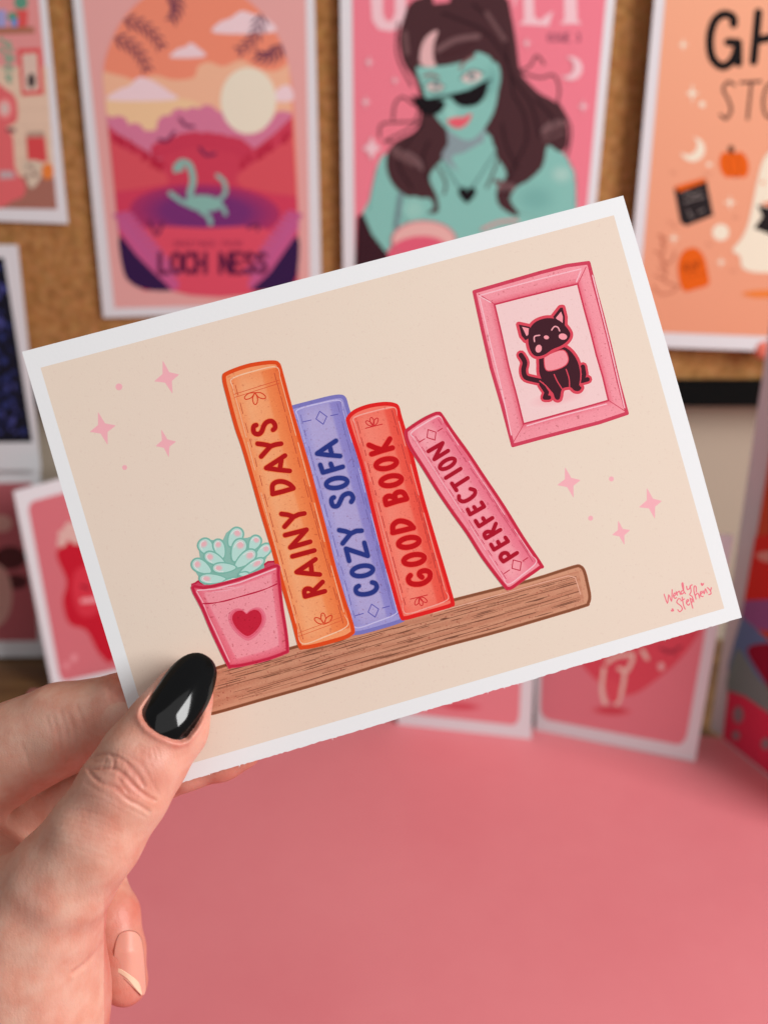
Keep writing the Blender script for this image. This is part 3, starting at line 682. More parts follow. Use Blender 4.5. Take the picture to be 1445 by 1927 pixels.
def branch(a, b_, n=6, L=27, bend=-30):
    out = []; dx, dy = b_[0] - a[0], b_[1] - a[1]; l = math.hypot(dx, dy); nx, ny = dy / l, -dx / l
    pt = lambda t: (a[0] + dx * t - nx * bend * math.sin(math.pi * t), a[1] + dy * t - ny * bend * math.sin(math.pi * t))
    for i in range(n):
        t = (i + .3) / n; x, y = pt(t); x2, y2 = pt(t + .05); ang = math.degrees(math.atan2(y2 - y, x2 - x)); k = 1 - .3 * t
        for s in (-1, 1):
            th = ang + s * 52; out.append(ell(x + L * k * math.cos(math.radians(th)), y + L * k * math.sin(math.radians(th)), L * k * .95, L * k * .22, th - s * 10, 10))
    return out, [pt(t / 6) for t in range(7)]
DP = c(86, 44, 76); allp = []
for a, b_ in (((505, 165), (650, 315)), ((545, 88), (715, 215)), ((745, -40), (752, 95)), ((1145, 62), (1040, 230)), ((1235, 195), (1120, 245))):
    lv, stx = branch(a, b_); allp += [Z5(q) for q in lv] + capsules(Z5(sm(stx, 4)), 2.4)
p.fill(allp, DP)
p.line([Z5(sm(s, 3)) for s in ([(698, 612), (735, 618), (765, 578)], [(790, 520), (815, 550), (850, 555)], [(878, 650), (905, 680), (945, 675)], [(655, 970), (690, 1030), (715, 975)], [(1090, 1000), (1130, 985), (1130, 1010)])], 5.5, c(100, 36, 76))
p.done(O1)

# magazine cover poster
Z6 = Z(600, 0, 2.408); c = K(.86)
PL2 = Plane((PB.w(880, 250, .005)), (.012, -1, 0))
gp = poster('magazine_poster', 'pink magazine cover poster of a turquoise woman in black sunglasses', 'poster', PL2, [(639, -90), (1165, -90), (1092, 705), (648, 712)])
O2 = gp.location.copy()
p = Print('printed_cover', PL2, gp, 8e-5, 1.2e-5)
p.fill([[(662, -70), (1146, -70), (1077, 685), (670, 690)]], c(224, 122, 138))
PALE = c(238, 190, 196)
p.fill([Z6([(232, -60), (290, -60), (290, 60), (305, 95), (330, 95), (345, 60), (345, -60), (395, -60), (395, 70), (365, 130), (320, 142), (270, 132), (242, 90)]),
        Z6([(880, -60), (905, -60), (885, 40)]), Z6([(925, -60), (970, -60), (975, 75), (1000, 95), (1030, 70), (1060, 50), (1040, 118), (905, 110), (930, 90)]), Z6([(1110, -60), (1165, -60), (1170, 90), (1190, 108), (1090, 108), (1112, 90)])], PALE)
p.line([Z6(s) for s in text('ISSUE 3', 1035, 152, 36, 30, .8)], 2.6, c(120, 62, 84))
SK = c(128, 186, 176); HR = c(70, 42, 46)
p.fill([Z6(sm([(700, 600), (540, 690), (320, 690), (262, 760), (230, 900), (195, 990), (250, 1110), (330, 1180), (600, 1250), (1140, 1200), (1165, 1000), (1160, 830), (1110, 700), (1010, 640), (850, 620)], 4, True))], SK)
q = ell(1100, 790, 60, 50); p.ring(Z6(q), Z6(scale_poly(q, .2)), SK, c(160, 200, 190))
p.line([Z6(sm([(262, 760), (235, 880), (225, 950)], 4)), Z6(sm([(1110, 690), (1160, 800), (1160, 930)], 4))], 1.6, c(80, 120, 125))
p.fill([Z6(sm([(430, 0), (385, 80), (363, 180), (385, 290), (440, 370), (462, 500), (440, 590), (350, 640), (308, 700), (312, 790), (360, 865), (430, 900), (500, 898), (520, 940), (490, 965), (540, 960), (535, 890), (500, 800), (560, 720), (600, 640), (760, 600), (800, 700), (850, 790), (805, 860), (815, 930), (880, 975), (905, 970), (862, 900), (910, 850), (1010, 760), (1035, 660), (1090, 690), (1125, 660), (1125, 560), (1080, 470), (980, 410), (915, 330), (895, 200), (872, 70), (840, -20), (700, -60), (600, -40)], 3, True))], HR)
p.line([Z6(sm(s, 4)) for s in ([(540, 760), (575, 830), (565, 880)], [(820, 700), (790, 780), (760, 850)], [(1085, 470), (1140, 580), (1125, 700)], [(905, 322), (955, 300), (985, 252), (1020, 290)], [(905, 325), (1000, 352), (1062, 340), (1088, 400), (1080, 462)], [(915, 345), (1000, 430), (1078, 470)], [(430, 475), (380, 440), (345, 470), (335, 540)], [(450, 505), (430, 550), (290, 560), (275, 620)], [(450, 550), (400, 590), (300, 640), (330, 640)], [(360, 100), (355, 250), (420, 390)])], 4.0, HR)
p.fill([Z6([(515, -20), (600, -20), (590, 10), (520, 18)])], c(224, 122, 138))
p.fill([Z6(sm([(590, 560), (585, 650), (560, 720), (700, 800), (770, 690), (745, 640), (745, 560)], 3, True))], c(130, 150, 155))
p.fill([Z6(sm([(600, 720), (660, 690), (760, 640), (800, 700), (700, 830)], 3, True))], SK)
p.fill([Z6(sm([(448, 290), (470, 400), (498, 480), (555, 560), (615, 612), (680, 636), (735, 598), (790, 510), (812, 400), (806, 300), (760, 250), (700, 235), (600, 250)], 4, True))], SK)
p.fill([Z6(sm([(420, 290), (440, 180), (520, 120), (640, 110), (760, 180), (880, 300), (800, 290), (770, 255), (715, 235), (690, 265), (600, 292), (520, 300)], 4, True))], HR)
p.fill([Z6(sm([(462, 292), (462, 220), (490, 165), (538, 138), (520, 200), (518, 260), (526, 300)], 4, True))], c(214, 172, 172))
p.line([Z6(sm([(540, 225), (620, 180), (720, 165)], 5))], 11, c(112, 82, 84)); p.line([Z6(sm([(560, 250), (640, 230), (700, 190)], 5))], 8, c(66, 36, 40))
p.line([Z6(sm(s, 5)) for s in ([(340, 680), (420, 710), (470, 760)], [(1020, 590), (1060, 560), (1110, 560)], [(820, 850), (880, 850)])], 12, c(112, 84, 86))
p.line([Z6(sm([(478, 345), (510, 338), (540, 350)], 4)), Z6(sm([(640, 312), (660, 280), (700, 255)], 4))], 5, c(130, 90, 90))
p.fill([Z6(ell(527, 392, 38, 20, -5)), Z6(ell(692, 348, 46, 26, -12))], c(205, 190, 185))
p.line([Z6(sm([(480, 385), (525, 365), (570, 395)], 4)), Z6(sm([(640, 355), (690, 318), (745, 330)], 4)), Z6(sm([(500, 412), (530, 420), (560, 408)], 4))], 2.6, c(50, 60, 65))
p.fill([Z6(ell(530, 388, 14, 15)), Z6(ell(692, 345, 16, 18))], c(110, 130, 130))
ST = c(46, 24, 30)
p.line([Z6(sm(q, 5)) for q in ([(560, 60), (640, 90), (760, 150), (850, 280), (880, 420)], [(700, 20), (830, 150), (870, 330), (960, 470), (1000, 620)], [(880, 430), (930, 520), (940, 640), (880, 760), (840, 880)], [(980, 450), (1060, 540), (1050, 640)], [(470, 560), (400, 650), (360, 740), (420, 850)], [(500, 640), (470, 720), (500, 820)], [(830, 560), (850, 660), (900, 760)])], 4, ST)
for q_, w_ in (([(390, 150), (400, 240)], 10), ([(345, 700), (430, 745)], 9), ([(330, 672), (440, 725)], 5), ([(1015, 610), (1105, 560)], 9), ([(1020, 640), (1110, 600)], 5), ([(800, 820), (870, 838)], 8), ([(760, 60), (840, 180)], 9)):
    p.line([Z6(sm(q_, 3))], w_, c(104, 74, 76))
q = ell(780, 370, 40, 90, 10); p.ring(Z6(q), Z6(scale_poly(q, .3)), SK, c(112, 168, 160))
q = ell(600, 520, 40, 60, -20); p.ring(Z6(q), Z6(scale_poly(q, .3)), SK, c(142, 198, 186))
q = ell(980, 900, 110, 80); p.ring(Z6(q), Z6(scale_poly(q, .3)), SK, c(114, 172, 164))
q = ell(430, 950, 60, 60); p.ring(Z6(q), Z6(scale_poly(q, .3)), SK, c(144, 196, 184))
BK = c(22, 16, 20)
p.fill([Z6(sm([(430, 445), (500, 450), (562, 455), (570, 480), (540, 515), (490, 522), (450, 495)], 4, True)), Z6(sm([(600, 425), (680, 415), (760, 370), (755, 430), (715, 475), (650, 482), (610, 455)], 4, True))] + capsules(Z6([(425, 440), (500, 452), (600, 432), (680, 412), (775, 362)]), 5), BK)
p.fill([Z6(sm([(578, 548), (625, 530), (650, 532), (692, 514), (672, 560), (625, 582)], 4, True))], c(216, 92, 106))
p.line([Z6([(560, 735), (645, 860)]), Z6([(800, 690), (695, 850)])], 1.6, c(70, 90, 95)); p.fill([Z6(heart(672, 882, 38))], BK)
p.fill([Z6(ell(475, 1090, 145, 88))], c(220, 172, 166)); p.fill([Z6(ell(450, 1145, 140, 75, -6))], c(214, 92, 116)); p.line([Z6(ell(475, 1090, 145, 88))], 3, c(190, 105, 120), closed=True)
p.line([Z6(sm([(740, 1040), (820, 1005), (900, 1000)], 4))], 6, c(200, 150, 150)); p.line([Z6([(372, 880), (350, 1030)])], 8, c(110, 135, 140))
p.fill([Z6([(200, 965), (175, 985), (165, 1210), (330, 1240), (310, 1150), (240, 1060)])], c(56, 28, 36))
p.fill([Z6(star4(240, 672, 42, 55, .4)), Z6(star4(228, 282, 22, 32)), Z6(star4(345, 365, 20, 22)), Z6(star4(213, 462, 24, 32)), Z6(star4(1197, 482, 26, 34)), Z6(star4(942, 195, 22, 28)), Z6(crescent(1140, 310, 54, 15))], PALE)
p.done(O2)

# ghost stories poster
Z7g = Z(1130, 0, 2.676); c = K(.94)
PL3 = Plane((PB.w(1240, 330, .011)), (-.05, -1, 0))
hp = poster('ghost_stories_poster', 'peach ghost stories poster with black hand lettering at right of board', 'poster', PL3, [(1236, -60), (1640, -60), (1640, 668), (1172, 651)])
O3 = hp.location.copy()
p = Print('printed_picture', PL3, hp, 8e-5, 1.2e-5)
p.grid(bil([(1256, -60), (1620, -60), (1620, 640), (1196, 624)]), [0, .5, 1], [i / 5 for i in range(6)], lambda u, v: mixc(c(240, 172, 138), c(230, 156, 124), v))
BK = c(20, 16, 18)
p.line([Z7g(sm([(668, 122), (662, 85), (615, 72), (570, 110), (548, 195), (560, 290), (612, 335), (665, 300), (690, 225)], 5)), Z7g([(640, 212), (690, 215), (692, 318)]), Z7g(sm([(792, 62), (780, 190), (768, 310)], 3)), Z7g([(778, 205), (900, 180)]), Z7g([(905, 60), (890, 310)])], 16, BK)
p.line([Z7g(sm([(672, 428), (640, 412), (615, 450), (640, 500), (655, 555), (630, 598), (602, 578)], 5)), Z7g([(703, 416), (805, 410)]), Z7g([(757, 415), (738, 598)]), Z7g(sm(ell(855, 505, 38, 88, 5, 12), 3, True))], 5.2, c(50, 34, 34))
CRM = c(244, 228, 206)
p.fill([Z7g(star4(415, 225, 26, 34)), Z7g(star4(460, 470, 34, 52)), Z7g(star4(650, 1020, 34, 36)), Z7g(star4(367, 1200, 28, 30)), Z7g(star4(605, 1320, 26, 28)), Z7g(ell(510, 525, 15, 15)), Z7g(ell(603, 1170, 42, 42)), Z7g(crescent(462, 752, 62, 40)), Z7g(ell(545, 828, 14, 10))], CRM)
ORG = c(226, 98, 22)
p.fill([Z7g(ell(x, 830, 38, 66, -10)) for x in (635, 670, 705)], ORG); p.line([Z7g(ell(670, 832, 26, 64, -10))], 1.6, c(180, 66, 14), closed=True); p.fill([Z7g(ell(655, 752, 16, 20))], c(90, 50, 30))
p.fill([Z7g([(368, 950), (530, 902), (566, 1085), (430, 1138), (400, 1120)])], c(40, 34, 36)); p.fill([Z7g([(368, 940), (515, 896), (535, 912), (395, 966)])], ORG)
p.line([Z7g(s) for s in ([(415, 985), (440, 970), (470, 985), (500, 960)], [(420, 1020), (460, 1005), (520, 990)], [(440, 1060), (460, 1100)], [(490, 1070), (520, 1055)])], 2, c(150, 140, 136))
p.fill([Z7g(sm([(390, 1320), (420, 1262), (475, 1248), (518, 1290), (538, 1370), (542, 1432), (480, 1455), (418, 1466), (392, 1400)], 3, True))], ORG)
p.line([Z7g(s) for s in text('R.I.P', 418, 1330, 42, 40, .62, (.98, -.18))], 3, c(160, 62, 14)); p.line([Z7g([(425, 1400), (460, 1390), (535, 1370)])], 1.5, c(180, 66, 14))
sq = [Z7g(sm([(290 + 18 * math.sin(t * 2.3), 1185 + t * 40), (320 + 14 * math.cos(t * 2), 1205 + t * 40)], 2)) for t in range(6)]
p.line([Z7g(sm([(300, 1180), (320, 1240), (305, 1300), (330, 1360), (320, 1410), (380, 1440)], 4)), Z7g(sm([(265, 1440), (300, 1480), (360, 1470), (390, 1440)], 4)), Z7g(sm([(340, 1330), (365, 1300), (370, 1270)], 3))] + sq, 3.6, c(196, 120, 92))
p.fill([Z7g(sm([(1000, 740), (880, 745), (820, 800), (790, 900), (765, 1020), (740, 1130), (705, 1205), (662, 1260), (700, 1290), (712, 1348), (780, 1372), (900, 1370), (1000, 1360), (1100, 1290), (1060, 1000)], 3, True))], CRM)
p.fill([Z7g([(785, 1030), (900, 1060), (900, 1200), (770, 1150), (812, 1090)])], c(34, 28, 30)); p.fill([Z7g([(800, 1025), (850, 1015), (880, 1050)])], ORG)
p.fill([Z7g(star4(815, 920, 18, 18)), Z7g(sm([(710, 1478), (780, 1462), (900, 1462), (900, 1492), (780, 1500)], 3, True))], c(232, 130, 60))
p.fill([Z7g(ell(890, 890, 30, 45))], BK)
p.line([Z7g(sm([(x, y), (x + 8, y + 14), (x + 26, y + 8)], 3)) for x, y in ((355, 860), (525, 870), (340, 1110), (365, 1130), (535, 1222), (655, 1355), (668, 1085))], 1.6, c(200, 130, 105))
p.done(O3)

# kitchen poster, top left
ZK = Z(0, 0, 4.48); c = K(.62)
PL4 = Plane((PB.w(60, 200, .003)), (.02, -1, 0))
kp = poster('kitchen_poster', 'small kitchen scene print with pink stand mixer in top left corner', 'poster', PL4, [(-330, -60), (82, -60), (129, 421), (-290, 405)])
O4 = kp.location.copy()
p = Print('printed_kitchen', PL4, kp, 8e-5, 1.2e-5)
p.fill([[(-310, -60), (69, -60), (108, 394), (-275, 380)]], c(184, 122, 120))
p.fill([ZK([(-900, 560), (398, 560), (460, 1500), (-900, 1500)])], c(186, 162, 142))
for i in range(6): p.line([ZK([(-800, 640 + i * 140), (400 + i * 14, 640 + i * 140)])], .8, c(164, 138, 120))
p.fill([ZK([(-900, 1490), (458, 1490), (484, 1764), (-900, 1740)])], c(136, 90, 78))
p.fill([ZK([(-400, 238), (290, 225), (298, 280), (-400, 305)])], c(140, 92, 72)); p.fill([ZK([(130, 85), (240, 85), (232, 225), (150, 228)])], c(180, 70, 68))
p.fill([ZK(ell(180, 20, 58, 60)), ZK(ell(110, 140, 45, 40))], c(76, 124, 104)); p.fill([ZK([(-60, 90), (50, 80), (60, 225), (-60, 230)])], c(130, 130, 170)); p.fill([ZK([(95, 160), (155, 160), (150, 225), (100, 225)])], c(90, 120, 170))
p.fill([ZK(ell(x, y, 34, 18, r)) for x, y, r in ((20, 340, 30), (70, 370, -40), (20, 420, 20), (90, 410, 50), (60, 470, -20), (100, 490, 10), (75, 520, -30), (60, 580, 0), (95, 575, 20), (75, 640, 10), (80, 675, 60))], c(104, 138, 116))
p.fill([ZK([(152, 412), (345, 405), (374, 795), (188, 808)])], c(182, 68, 70)); p.fill([ZK([(188, 455), (315, 445), (335, 760), (208, 770)])], c(180, 158, 145)); p.fill([ZK(ell(268, 680, 34, 62))], c(60, 50, 50))
p.fill([ZK(sm([(-60, 770), (60, 760), (130, 820), (150, 900), (145, 1020), (60, 1070), (60, 1110), (110, 1150), (130, 1400), (180, 1500), (215, 1540), (210, 1640), (120, 1690), (-60, 1690)], 3, True))], c(184, 86, 88))
p.fill([ZK(ell(45, 915, 62, 85))], c(206, 120, 118)); p.fill([ZK(ell(42, 915, 36, 55))], c(178, 156, 150)); p.fill([ZK([(0, 1440), (110, 1440), (135, 1500), (0, 1510)])], c(160, 140, 142)); p.line([ZK([(70, 1095), (120, 1100)])], 8, c(110, 60, 66))
p.fill([ZK([(225, 1150), (380, 1145), (402, 1360), (240, 1370)])], c(176, 62, 64)); p.fill([ZK([(232, 1110), (375, 1105), (385, 1155), (228, 1158)])], c(150, 124, 110))
p.fill([ZK(ell(405, 1445, 50, 70))], c(190, 108, 50)); p.fill([ZK(sm([(195, 1370), (340, 1360), (345, 1500), (270, 1590), (220, 1500)], 3, True))], c(176, 160, 142))
p.fill([ZK(ell(250, 1400, 22, 14)), ZK(ell(300, 1470, 20, 24)), ZK(ell(240, 1480, 16, 20)), ZK(ell(280, 1420, 14, 14))], c(120, 96, 86))
p.done(O4)

# dark blue print hanging lower left
PL5 = Plane((PB.w(20, 650, .008)), (0, -1, 0)); c = K(.5)
np_ = poster('night_print', 'dark navy blue print with pale border at the left edge of photo', 'poster', PL5, [(-340, 458), (34, 461), (78, 884), (-330, 890)])
p = Print('printed_picture', PL5, np_, 8e-5, 1.2e-5)
p.fill([[(-320, 484), (8, 485), (62, 832), (-310, 836)]], c(16, 16, 26))
sp = [[], [], []]
for i in range(190):
    y = random.uniform(500, 820); x = random.uniform(-60, 0 + (y - 485) * .15)
    sp[i % 3].append(ell(x, y, random.uniform(2, 8), random.uniform(2, 8), random.uniform(0, 180), 7))
for q, cc in zip(sp, (c(34, 40, 84), c(52, 54, 104), c(24, 26, 56))): p.fill(q, cc)
p.done(np_.location.copy())

# push pin
PP = Plane((PB.w(1438, 655, .012)), (0, -1, 0)); pc = PP.w(1436, 656)
m_pin = mat('pin_plastic', S(214, 110, 92, .8), 0.25, 0.5)
bm = bmesh.new(); prof = [(0, .0), (.0035, .0002), (.0062, .002), (.0068, .0045), (.0058, .0062), (.0035, .0072), (.0032, .010), (.0045, .0125), (.0045, .0135), (0, .0138)]
rings = []
for r, h in prof: rings.append([bm.verts.new((r * math.cos(a), h, r * math.sin(a))) for a in np.linspace(0, 2 * math.pi, 24, endpoint=False)] if r else [bm.verts.new((0, h, 0))])
for a, b_ in zip(rings, rings[1:]):
    for i in range(24):
        A, B_ = a[i % len(a)], b_[i % len(b_)]; A2, B2 = a[(i + 1) % len(a)], b_[(i + 1) % len(b_)]
        f = [A] + ([A2] if A2 != A else []) + ([B2] if B2 != B_ else []) + [B_]
        bm.faces.new(f)
bmesh.ops.recalc_face_normals(bm, faces=bm.faces)
for f in bm.faces: f.smooth = True
me = bpy.data.meshes.new('push_pin'); bm.to_mesh(me); bm.free()
o = link('push_pin', me, None, m_pin); o.location = pc - Vector((0, .004, 0))
thing(o, 'coral pink push pin in the cork below the ghost stories poster', 'push pin')

# ------------------------------------------------------------ cards standing on the desk
def stand_plane(a, b, lean=6):
    A, B = desk_pt(*a), desk_pt(*b); d = (B - A).normalized(); n = Vector((d.y, -d.x, 0))
    if n.y > 0: n = -n
    n = (n * math.cos(math.radians(lean)) + Vector((0, 0, 1)) * math.sin(math.radians(lean)))
    return Plane(A, n)
def greeting(name, label, pl, pts, cat='card', group=None, depth=.03):
    """folded card: front leaf plus a back leaf spread behind it"""
    o = slab(name, pl, pts, .0005, paper_dim); thing(o, label, cat, group)
    F = [pl.w(x, y) - o.location for x, y in pts]     # order TL TR BR BL
    back = Vector((-pl.n.x, -pl.n.y, 0)).normalized() * depth
    tl, tr, br, bl = F; n = pl.n * .0007
    V = [tl - n, tr - n, Vector(br) + back, Vector(bl) + back]
    th = back.normalized() * .0005
    V2 = [v + th for v in V]
    me = bpy.data.meshes.new('back_leaf'); me.from_pydata(V + V2, [], [(0, 1, 2, 3), (7, 6, 5, 4), (0, 4, 5, 1), (1, 5, 6, 2), (2, 6, 7, 3), (3, 7, 4, 0)])
    link('back_leaf', me, o, paper_dim)
    return o
def on_desk(pl, pts_px):   # check helper: bottom corners
    return [pl.w(*q).z for q in pts_px]
c = K(.74)
def rrect(q, r=.06):
    B = bil(q); P = []
    for (u, v, a0) in ((r, r, 180), (1 - r, r, 270), (1 - r, 1 - r, 0), (r, 1 - r, 90)):
        for k in range(5):
            a = math.radians(a0 + 22.5 * k); P.append(B(u + r * math.cos(a), v + r * math.sin(a)))
    return P
# card with heart and teeth (right)
PE = stand_plane((1007, 1373), (1305, 1435), 5)
ce = greeting('heart_card', 'white edged pink card with big heart and teeth, standing right of centre', PE, [(1010, 985), (1380, 1008), (1307, 1434), (1007, 1373)], group='pink heart greeting cards standing on the desk')
Ze = Z(900, 960, 2.651)
p = Print('printed_heart', PE, ce, 8e-5, 1.2e-5)
p.fill([rrect([(1026, 1005), (1355, 1030), (1288, 1404), (1016, 1352)])], c(204, 118, 128))
p.fill([Ze(sm([(480, 300), (430, 500), (470, 700), (600, 860), (740, 925), (880, 850), (1040, 700), (1150, 480), (1060, 300), (800, 350)], 4, True))], c(200, 74, 88))
p.line([Ze(sm(s, 4)) for s in ([(625, 790), (615, 900), (640, 980), (680, 985), (715, 900), (730, 800)], [(700, 790), (740, 800), (770, 740)], [(640, 760), (690, 730), (770, 720)], [(815, 700), (840, 740)])], 8, c(222, 184, 172))
p.fill([Ze(sm([(630, 870), (660, 840), (700, 870), (695, 950), (655, 955)], 3, True))], c(204, 80, 92)); p.fill([Ze(ell(910, 780, 16, 20))], c(224, 170, 168))
p.line([Ze(sm([(905, 690), (960, 705), (1010, 680)], 4)), Ze([(940, 700), (935, 715)]), Ze([(975, 700), (975, 718)])], 4.5, c(140, 50, 66))
q = Ze(ell(662, 1000, 105, 28, 3)); p.ring(q, scale_poly(q, .5), c(204, 112, 122), c(190, 68, 80))
p.done(ce.location.copy())
# its left neighbour
PD = stand_plane((751, 1363), (999, 1391), 5)
cdm = greeting('heart_card', 'pink card with white edge standing low behind the middle of the held card', PD, [(745, 985), (1016, 1000), (999, 1391), (748, 1363)], group='pink heart greeting cards standing on the desk')
p = Print('printed_heart', PD, cdm, 8e-5, 1.2e-5)
p.fill([rrect([(760, 1002), (992, 1016), (976, 1366), (762, 1342)])], c(206, 122, 130))
p.fill([heart(872, 1190, 90)], c(200, 74, 88)); q = ell(866, 1329, 42, 9, 3); p.ring(q, scale_poly(q, .5), c(204, 114, 124), c(192, 76, 88))
p.done(cdm.location.copy())
# left pink card with red figure
c = K(.84)
PCc = stand_plane((100, 1300), (330, 1252), 5)
cc_ = greeting('red_head_card', 'white edged pink card with a red haired head, left of the held card', PCc, [(26, 925), (335, 842), (358, 1246), (100, 1300)])
Z8l = Z(0, 440, 2.142)
p = Print('printed_head', PCc, cc_, 8e-5, 1.2e-5)
p.fill([rrect([(52, 946), (315, 874), (338, 1234), (115, 1284)], .05)], c(198, 108, 116))
p.fill([Z8l(sm([(230, 1300), (250, 1262), (330, 1220), (480, 1260), (520, 1500), (460, 1720), (400, 1690), (350, 1600), (280, 1570), (255, 1480), (270, 1400)], 4, True))], c(184, 24, 44))
p.fill([Z8l(sm([(300, 1370), (350, 1340), (420, 1400), (400, 1520), (330, 1540), (295, 1460)], 4, True))], c(200, 50, 66))
p.fill([Z8l(ell(x, y, r, r * .9, 0, 14)) for x, y, r in ((262, 1215, 28), (285, 1185, 26), (310, 1225, 30), (250, 1245, 20))], c(206, 168, 160))
p.line([Z8l([(335, 1480), (385, 1475)])], 9, c(224, 150, 156)); p.line([Z8l([(330, 1420), (360, 1430)])], 5, c(130, 14, 34))
p.fill([Z8l(ell(300, 1710, 14, 18, 20, 10)), Z8l(ell(270, 1740, 12, 14, 0, 10))], c(214, 140, 146))
p.done(cc_.location.copy())
# far left card
PBc = stand_plane((-150, 1238), (88, 1236), 4)
cb_ = greeting('rose_card', 'pale topped card with dark pink picture at the far left edge', PBc, [(-170, 862), (72, 856), (90, 1236), (-150, 1238)])
p = Print('printed_picture', PBc, cb_, 8e-5, 1.2e-5)
p.fill([[(-155, 912), (60, 908), (72, 1206), (-140, 1208)]], c(172, 92, 98))
p.fill([ell(20, 1050, 30, 22), ell(30, 1095, 24, 14)], c(84, 44, 46)); p.fill([ell(-10, 1120, 34, 60), ell(4, 985, 20, 16)], c(196, 150, 140))
p.done(cb_.location.copy())

# right edge: a large upright card, nearly edge on
PF = stand_plane((1336, 1374), (1445, 1462), 0)
c = K(.42)
PF2 = stand_plane((1335, 1373), (1640, 1560), 0)
PF = stand_plane((1358, 1391), (1445, 1461), 0)
cf = slab('colourful_card', PF, [(1474, 700), (1760, 520), (1660, 1634), (1358, 1391)], .0006, paper_dim)
thing(cf, 'large upright greeting card in orange, purple and teal at the right edge', 'card')
slab('back_leaf', PF2, [(1450, 598), (1740, 480), (1640, 1560), (1335, 1373)], .0006, paper_dim, cf)
p = Print('printed_landscape', PF, cf, 8e-5, 1.2e-5)
Zr = Z(900, 960, 2.651)
def R_(y): return 1443 - (y - 880) * .175      # left edge of the picture
p.fill([[(R_(760), 760), (1740, 590), (1655, 1625), (1359, 1389)]], c(150, 62, 40))
p.fill([[(R_(1010), 1010), (1700, 960), (1690, 1130), (R_(1130), 1130)]], c(160, 40, 34))
p.fill([[(R_(1130), 1130), (1690, 1120), (1690, 1220), (R_(1180), 1180)]], c(112, 72, 112))
p.fill([sm([(R_(1170), 1170), (1400, 1165), (1440, 1200), (1480, 1240), (1480, 1300), (R_(1290), 1290)], 3, True)], c(76, 98, 128))
p.fill([sm([(R_(1225) + 1, 1225), (1400, 1235), (1440, 1290), (1520, 1310), (1520, 1400), (1440, 1340), (R_(1310), 1310)], 3, True)], c(92, 110, 106))
p.fill([sm([(1405, 1225), (1425, 1212), (1470, 1215), (1500, 1260), (1470, 1320), (1430, 1270)], 3, True)], c(110, 20, 40))
p.fill([[(R_(1300), 1300), (1400, 1310), (1450, 1345), (1645, 1440), (1655, 1625), (1359, 1389)]], c(164, 42, 66))
p.fill([ell(1388, 1345, 10, 16, 0), ell(1384, 1384, 7, 9, 0), ell(1440, 1400, 9, 11, 0)], c(110, 100, 104))
p.fill([sm([(1425, 1040), (1500, 1035), (1500, 1055), (1440, 1058)], 3, True)], c(180, 120, 110))
p.done(cf.location.copy())

# ------------------------------------------------------------ the hand
PCn_c = Vector((0.097, 0.004, 0.995)); PCt_c = Vector((0.0023, 0.0058, -0.2523))
def depth_card(px, py):
    d = Vector(((px - CX) / FPX, -(py - CY) / FPX, -1.0))
    return PCt_c.dot(PCn_c) / d.dot(PCn_c)
def cpt(px, py, dz, r):
    """camera-space mm position of a ball drawn at (px,py) with radius r px, dz mm in front of the card"""
    D = depth_card(px, py) * 1000 - dz
    return (np.array([(px - CX) / FPX * D, -(py - CY) / FPX * D, -D]), r * D / FPX)
chains = {
 'thumb': [(362, 1266, 5.0, 33), (344, 1310, 7.4, 57), (318, 1364, 9.6, 75), (270, 1430, 11.2, 82), (234, 1487, 12.0, 86), (178, 1575, 12, 90), (112, 1660, 9, 101), (40, 1760, 3, 130)],
 'index': [(-190, 1530, -16, 118), (-20, 1434, -19, 98), (118, 1371, -14.5, 85), (235, 1339, -9.6, 72), (350, 1303, -8.2, 60), (405, 1286, -7.0, 50)],
 'middle': [(-180, 1640, -28, 112), (-70, 1592, -32, 94), (30, 1550, -33, 82), (170, 1490, -26, 75), (345, 1421, -9.8, 66), (415, 1411, -8.2, 57), (450, 1404, -6.6, 46)],
 'ring': [(-150, 1760, -30, 105), (10, 1700, -46, 76), (110, 1645, -47, 66), (165, 1610, -38, 54), (165, 1630, -30, 46)],
 'little': [(-100, 1860, -28, 100), (60, 1740, -42, 66), (150, 1660, -40, 55), (182, 1662, -34, 52), (212, 1722, -29, 50), (224, 1790, -26, 49), (228, 1838, -25.5, 47), (237, 1850, -26, 41)],
 'palm': [(60, 1745, 0, 128), (45, 1880, -4, 144), (30, 2060, -8, 158), (0, 2260, -12, 165)],
 'back': [(-60, 1730, -12, 150), (-120, 1860, -18, 170), (-120, 2060, -20, 175), (-110, 2260, -22, 175)],
 'base': [(-60, 1730, -12, 150), (-190, 1560, -20, 128)],
}
VOX = 0.42
C = {k: [cpt(*q) for q in v] for k, v in chains.items()}
allp_ = [q for v in C.values() for q in v]
lo = np.min([p_ - r for p_, r in allp_], 0) - 2; hi_ = np.max([p_ + r for p_, r in allp_], 0) + 2
lo[1] = max(lo[1], -150.0); lo[0] = max(lo[0], -135.0)
ax = [np.arange(lo[i], hi_[i], VOX, dtype=np.float32) for i in range(3)]
shape = tuple(len(a) for a in ax)
BIG = 20.0
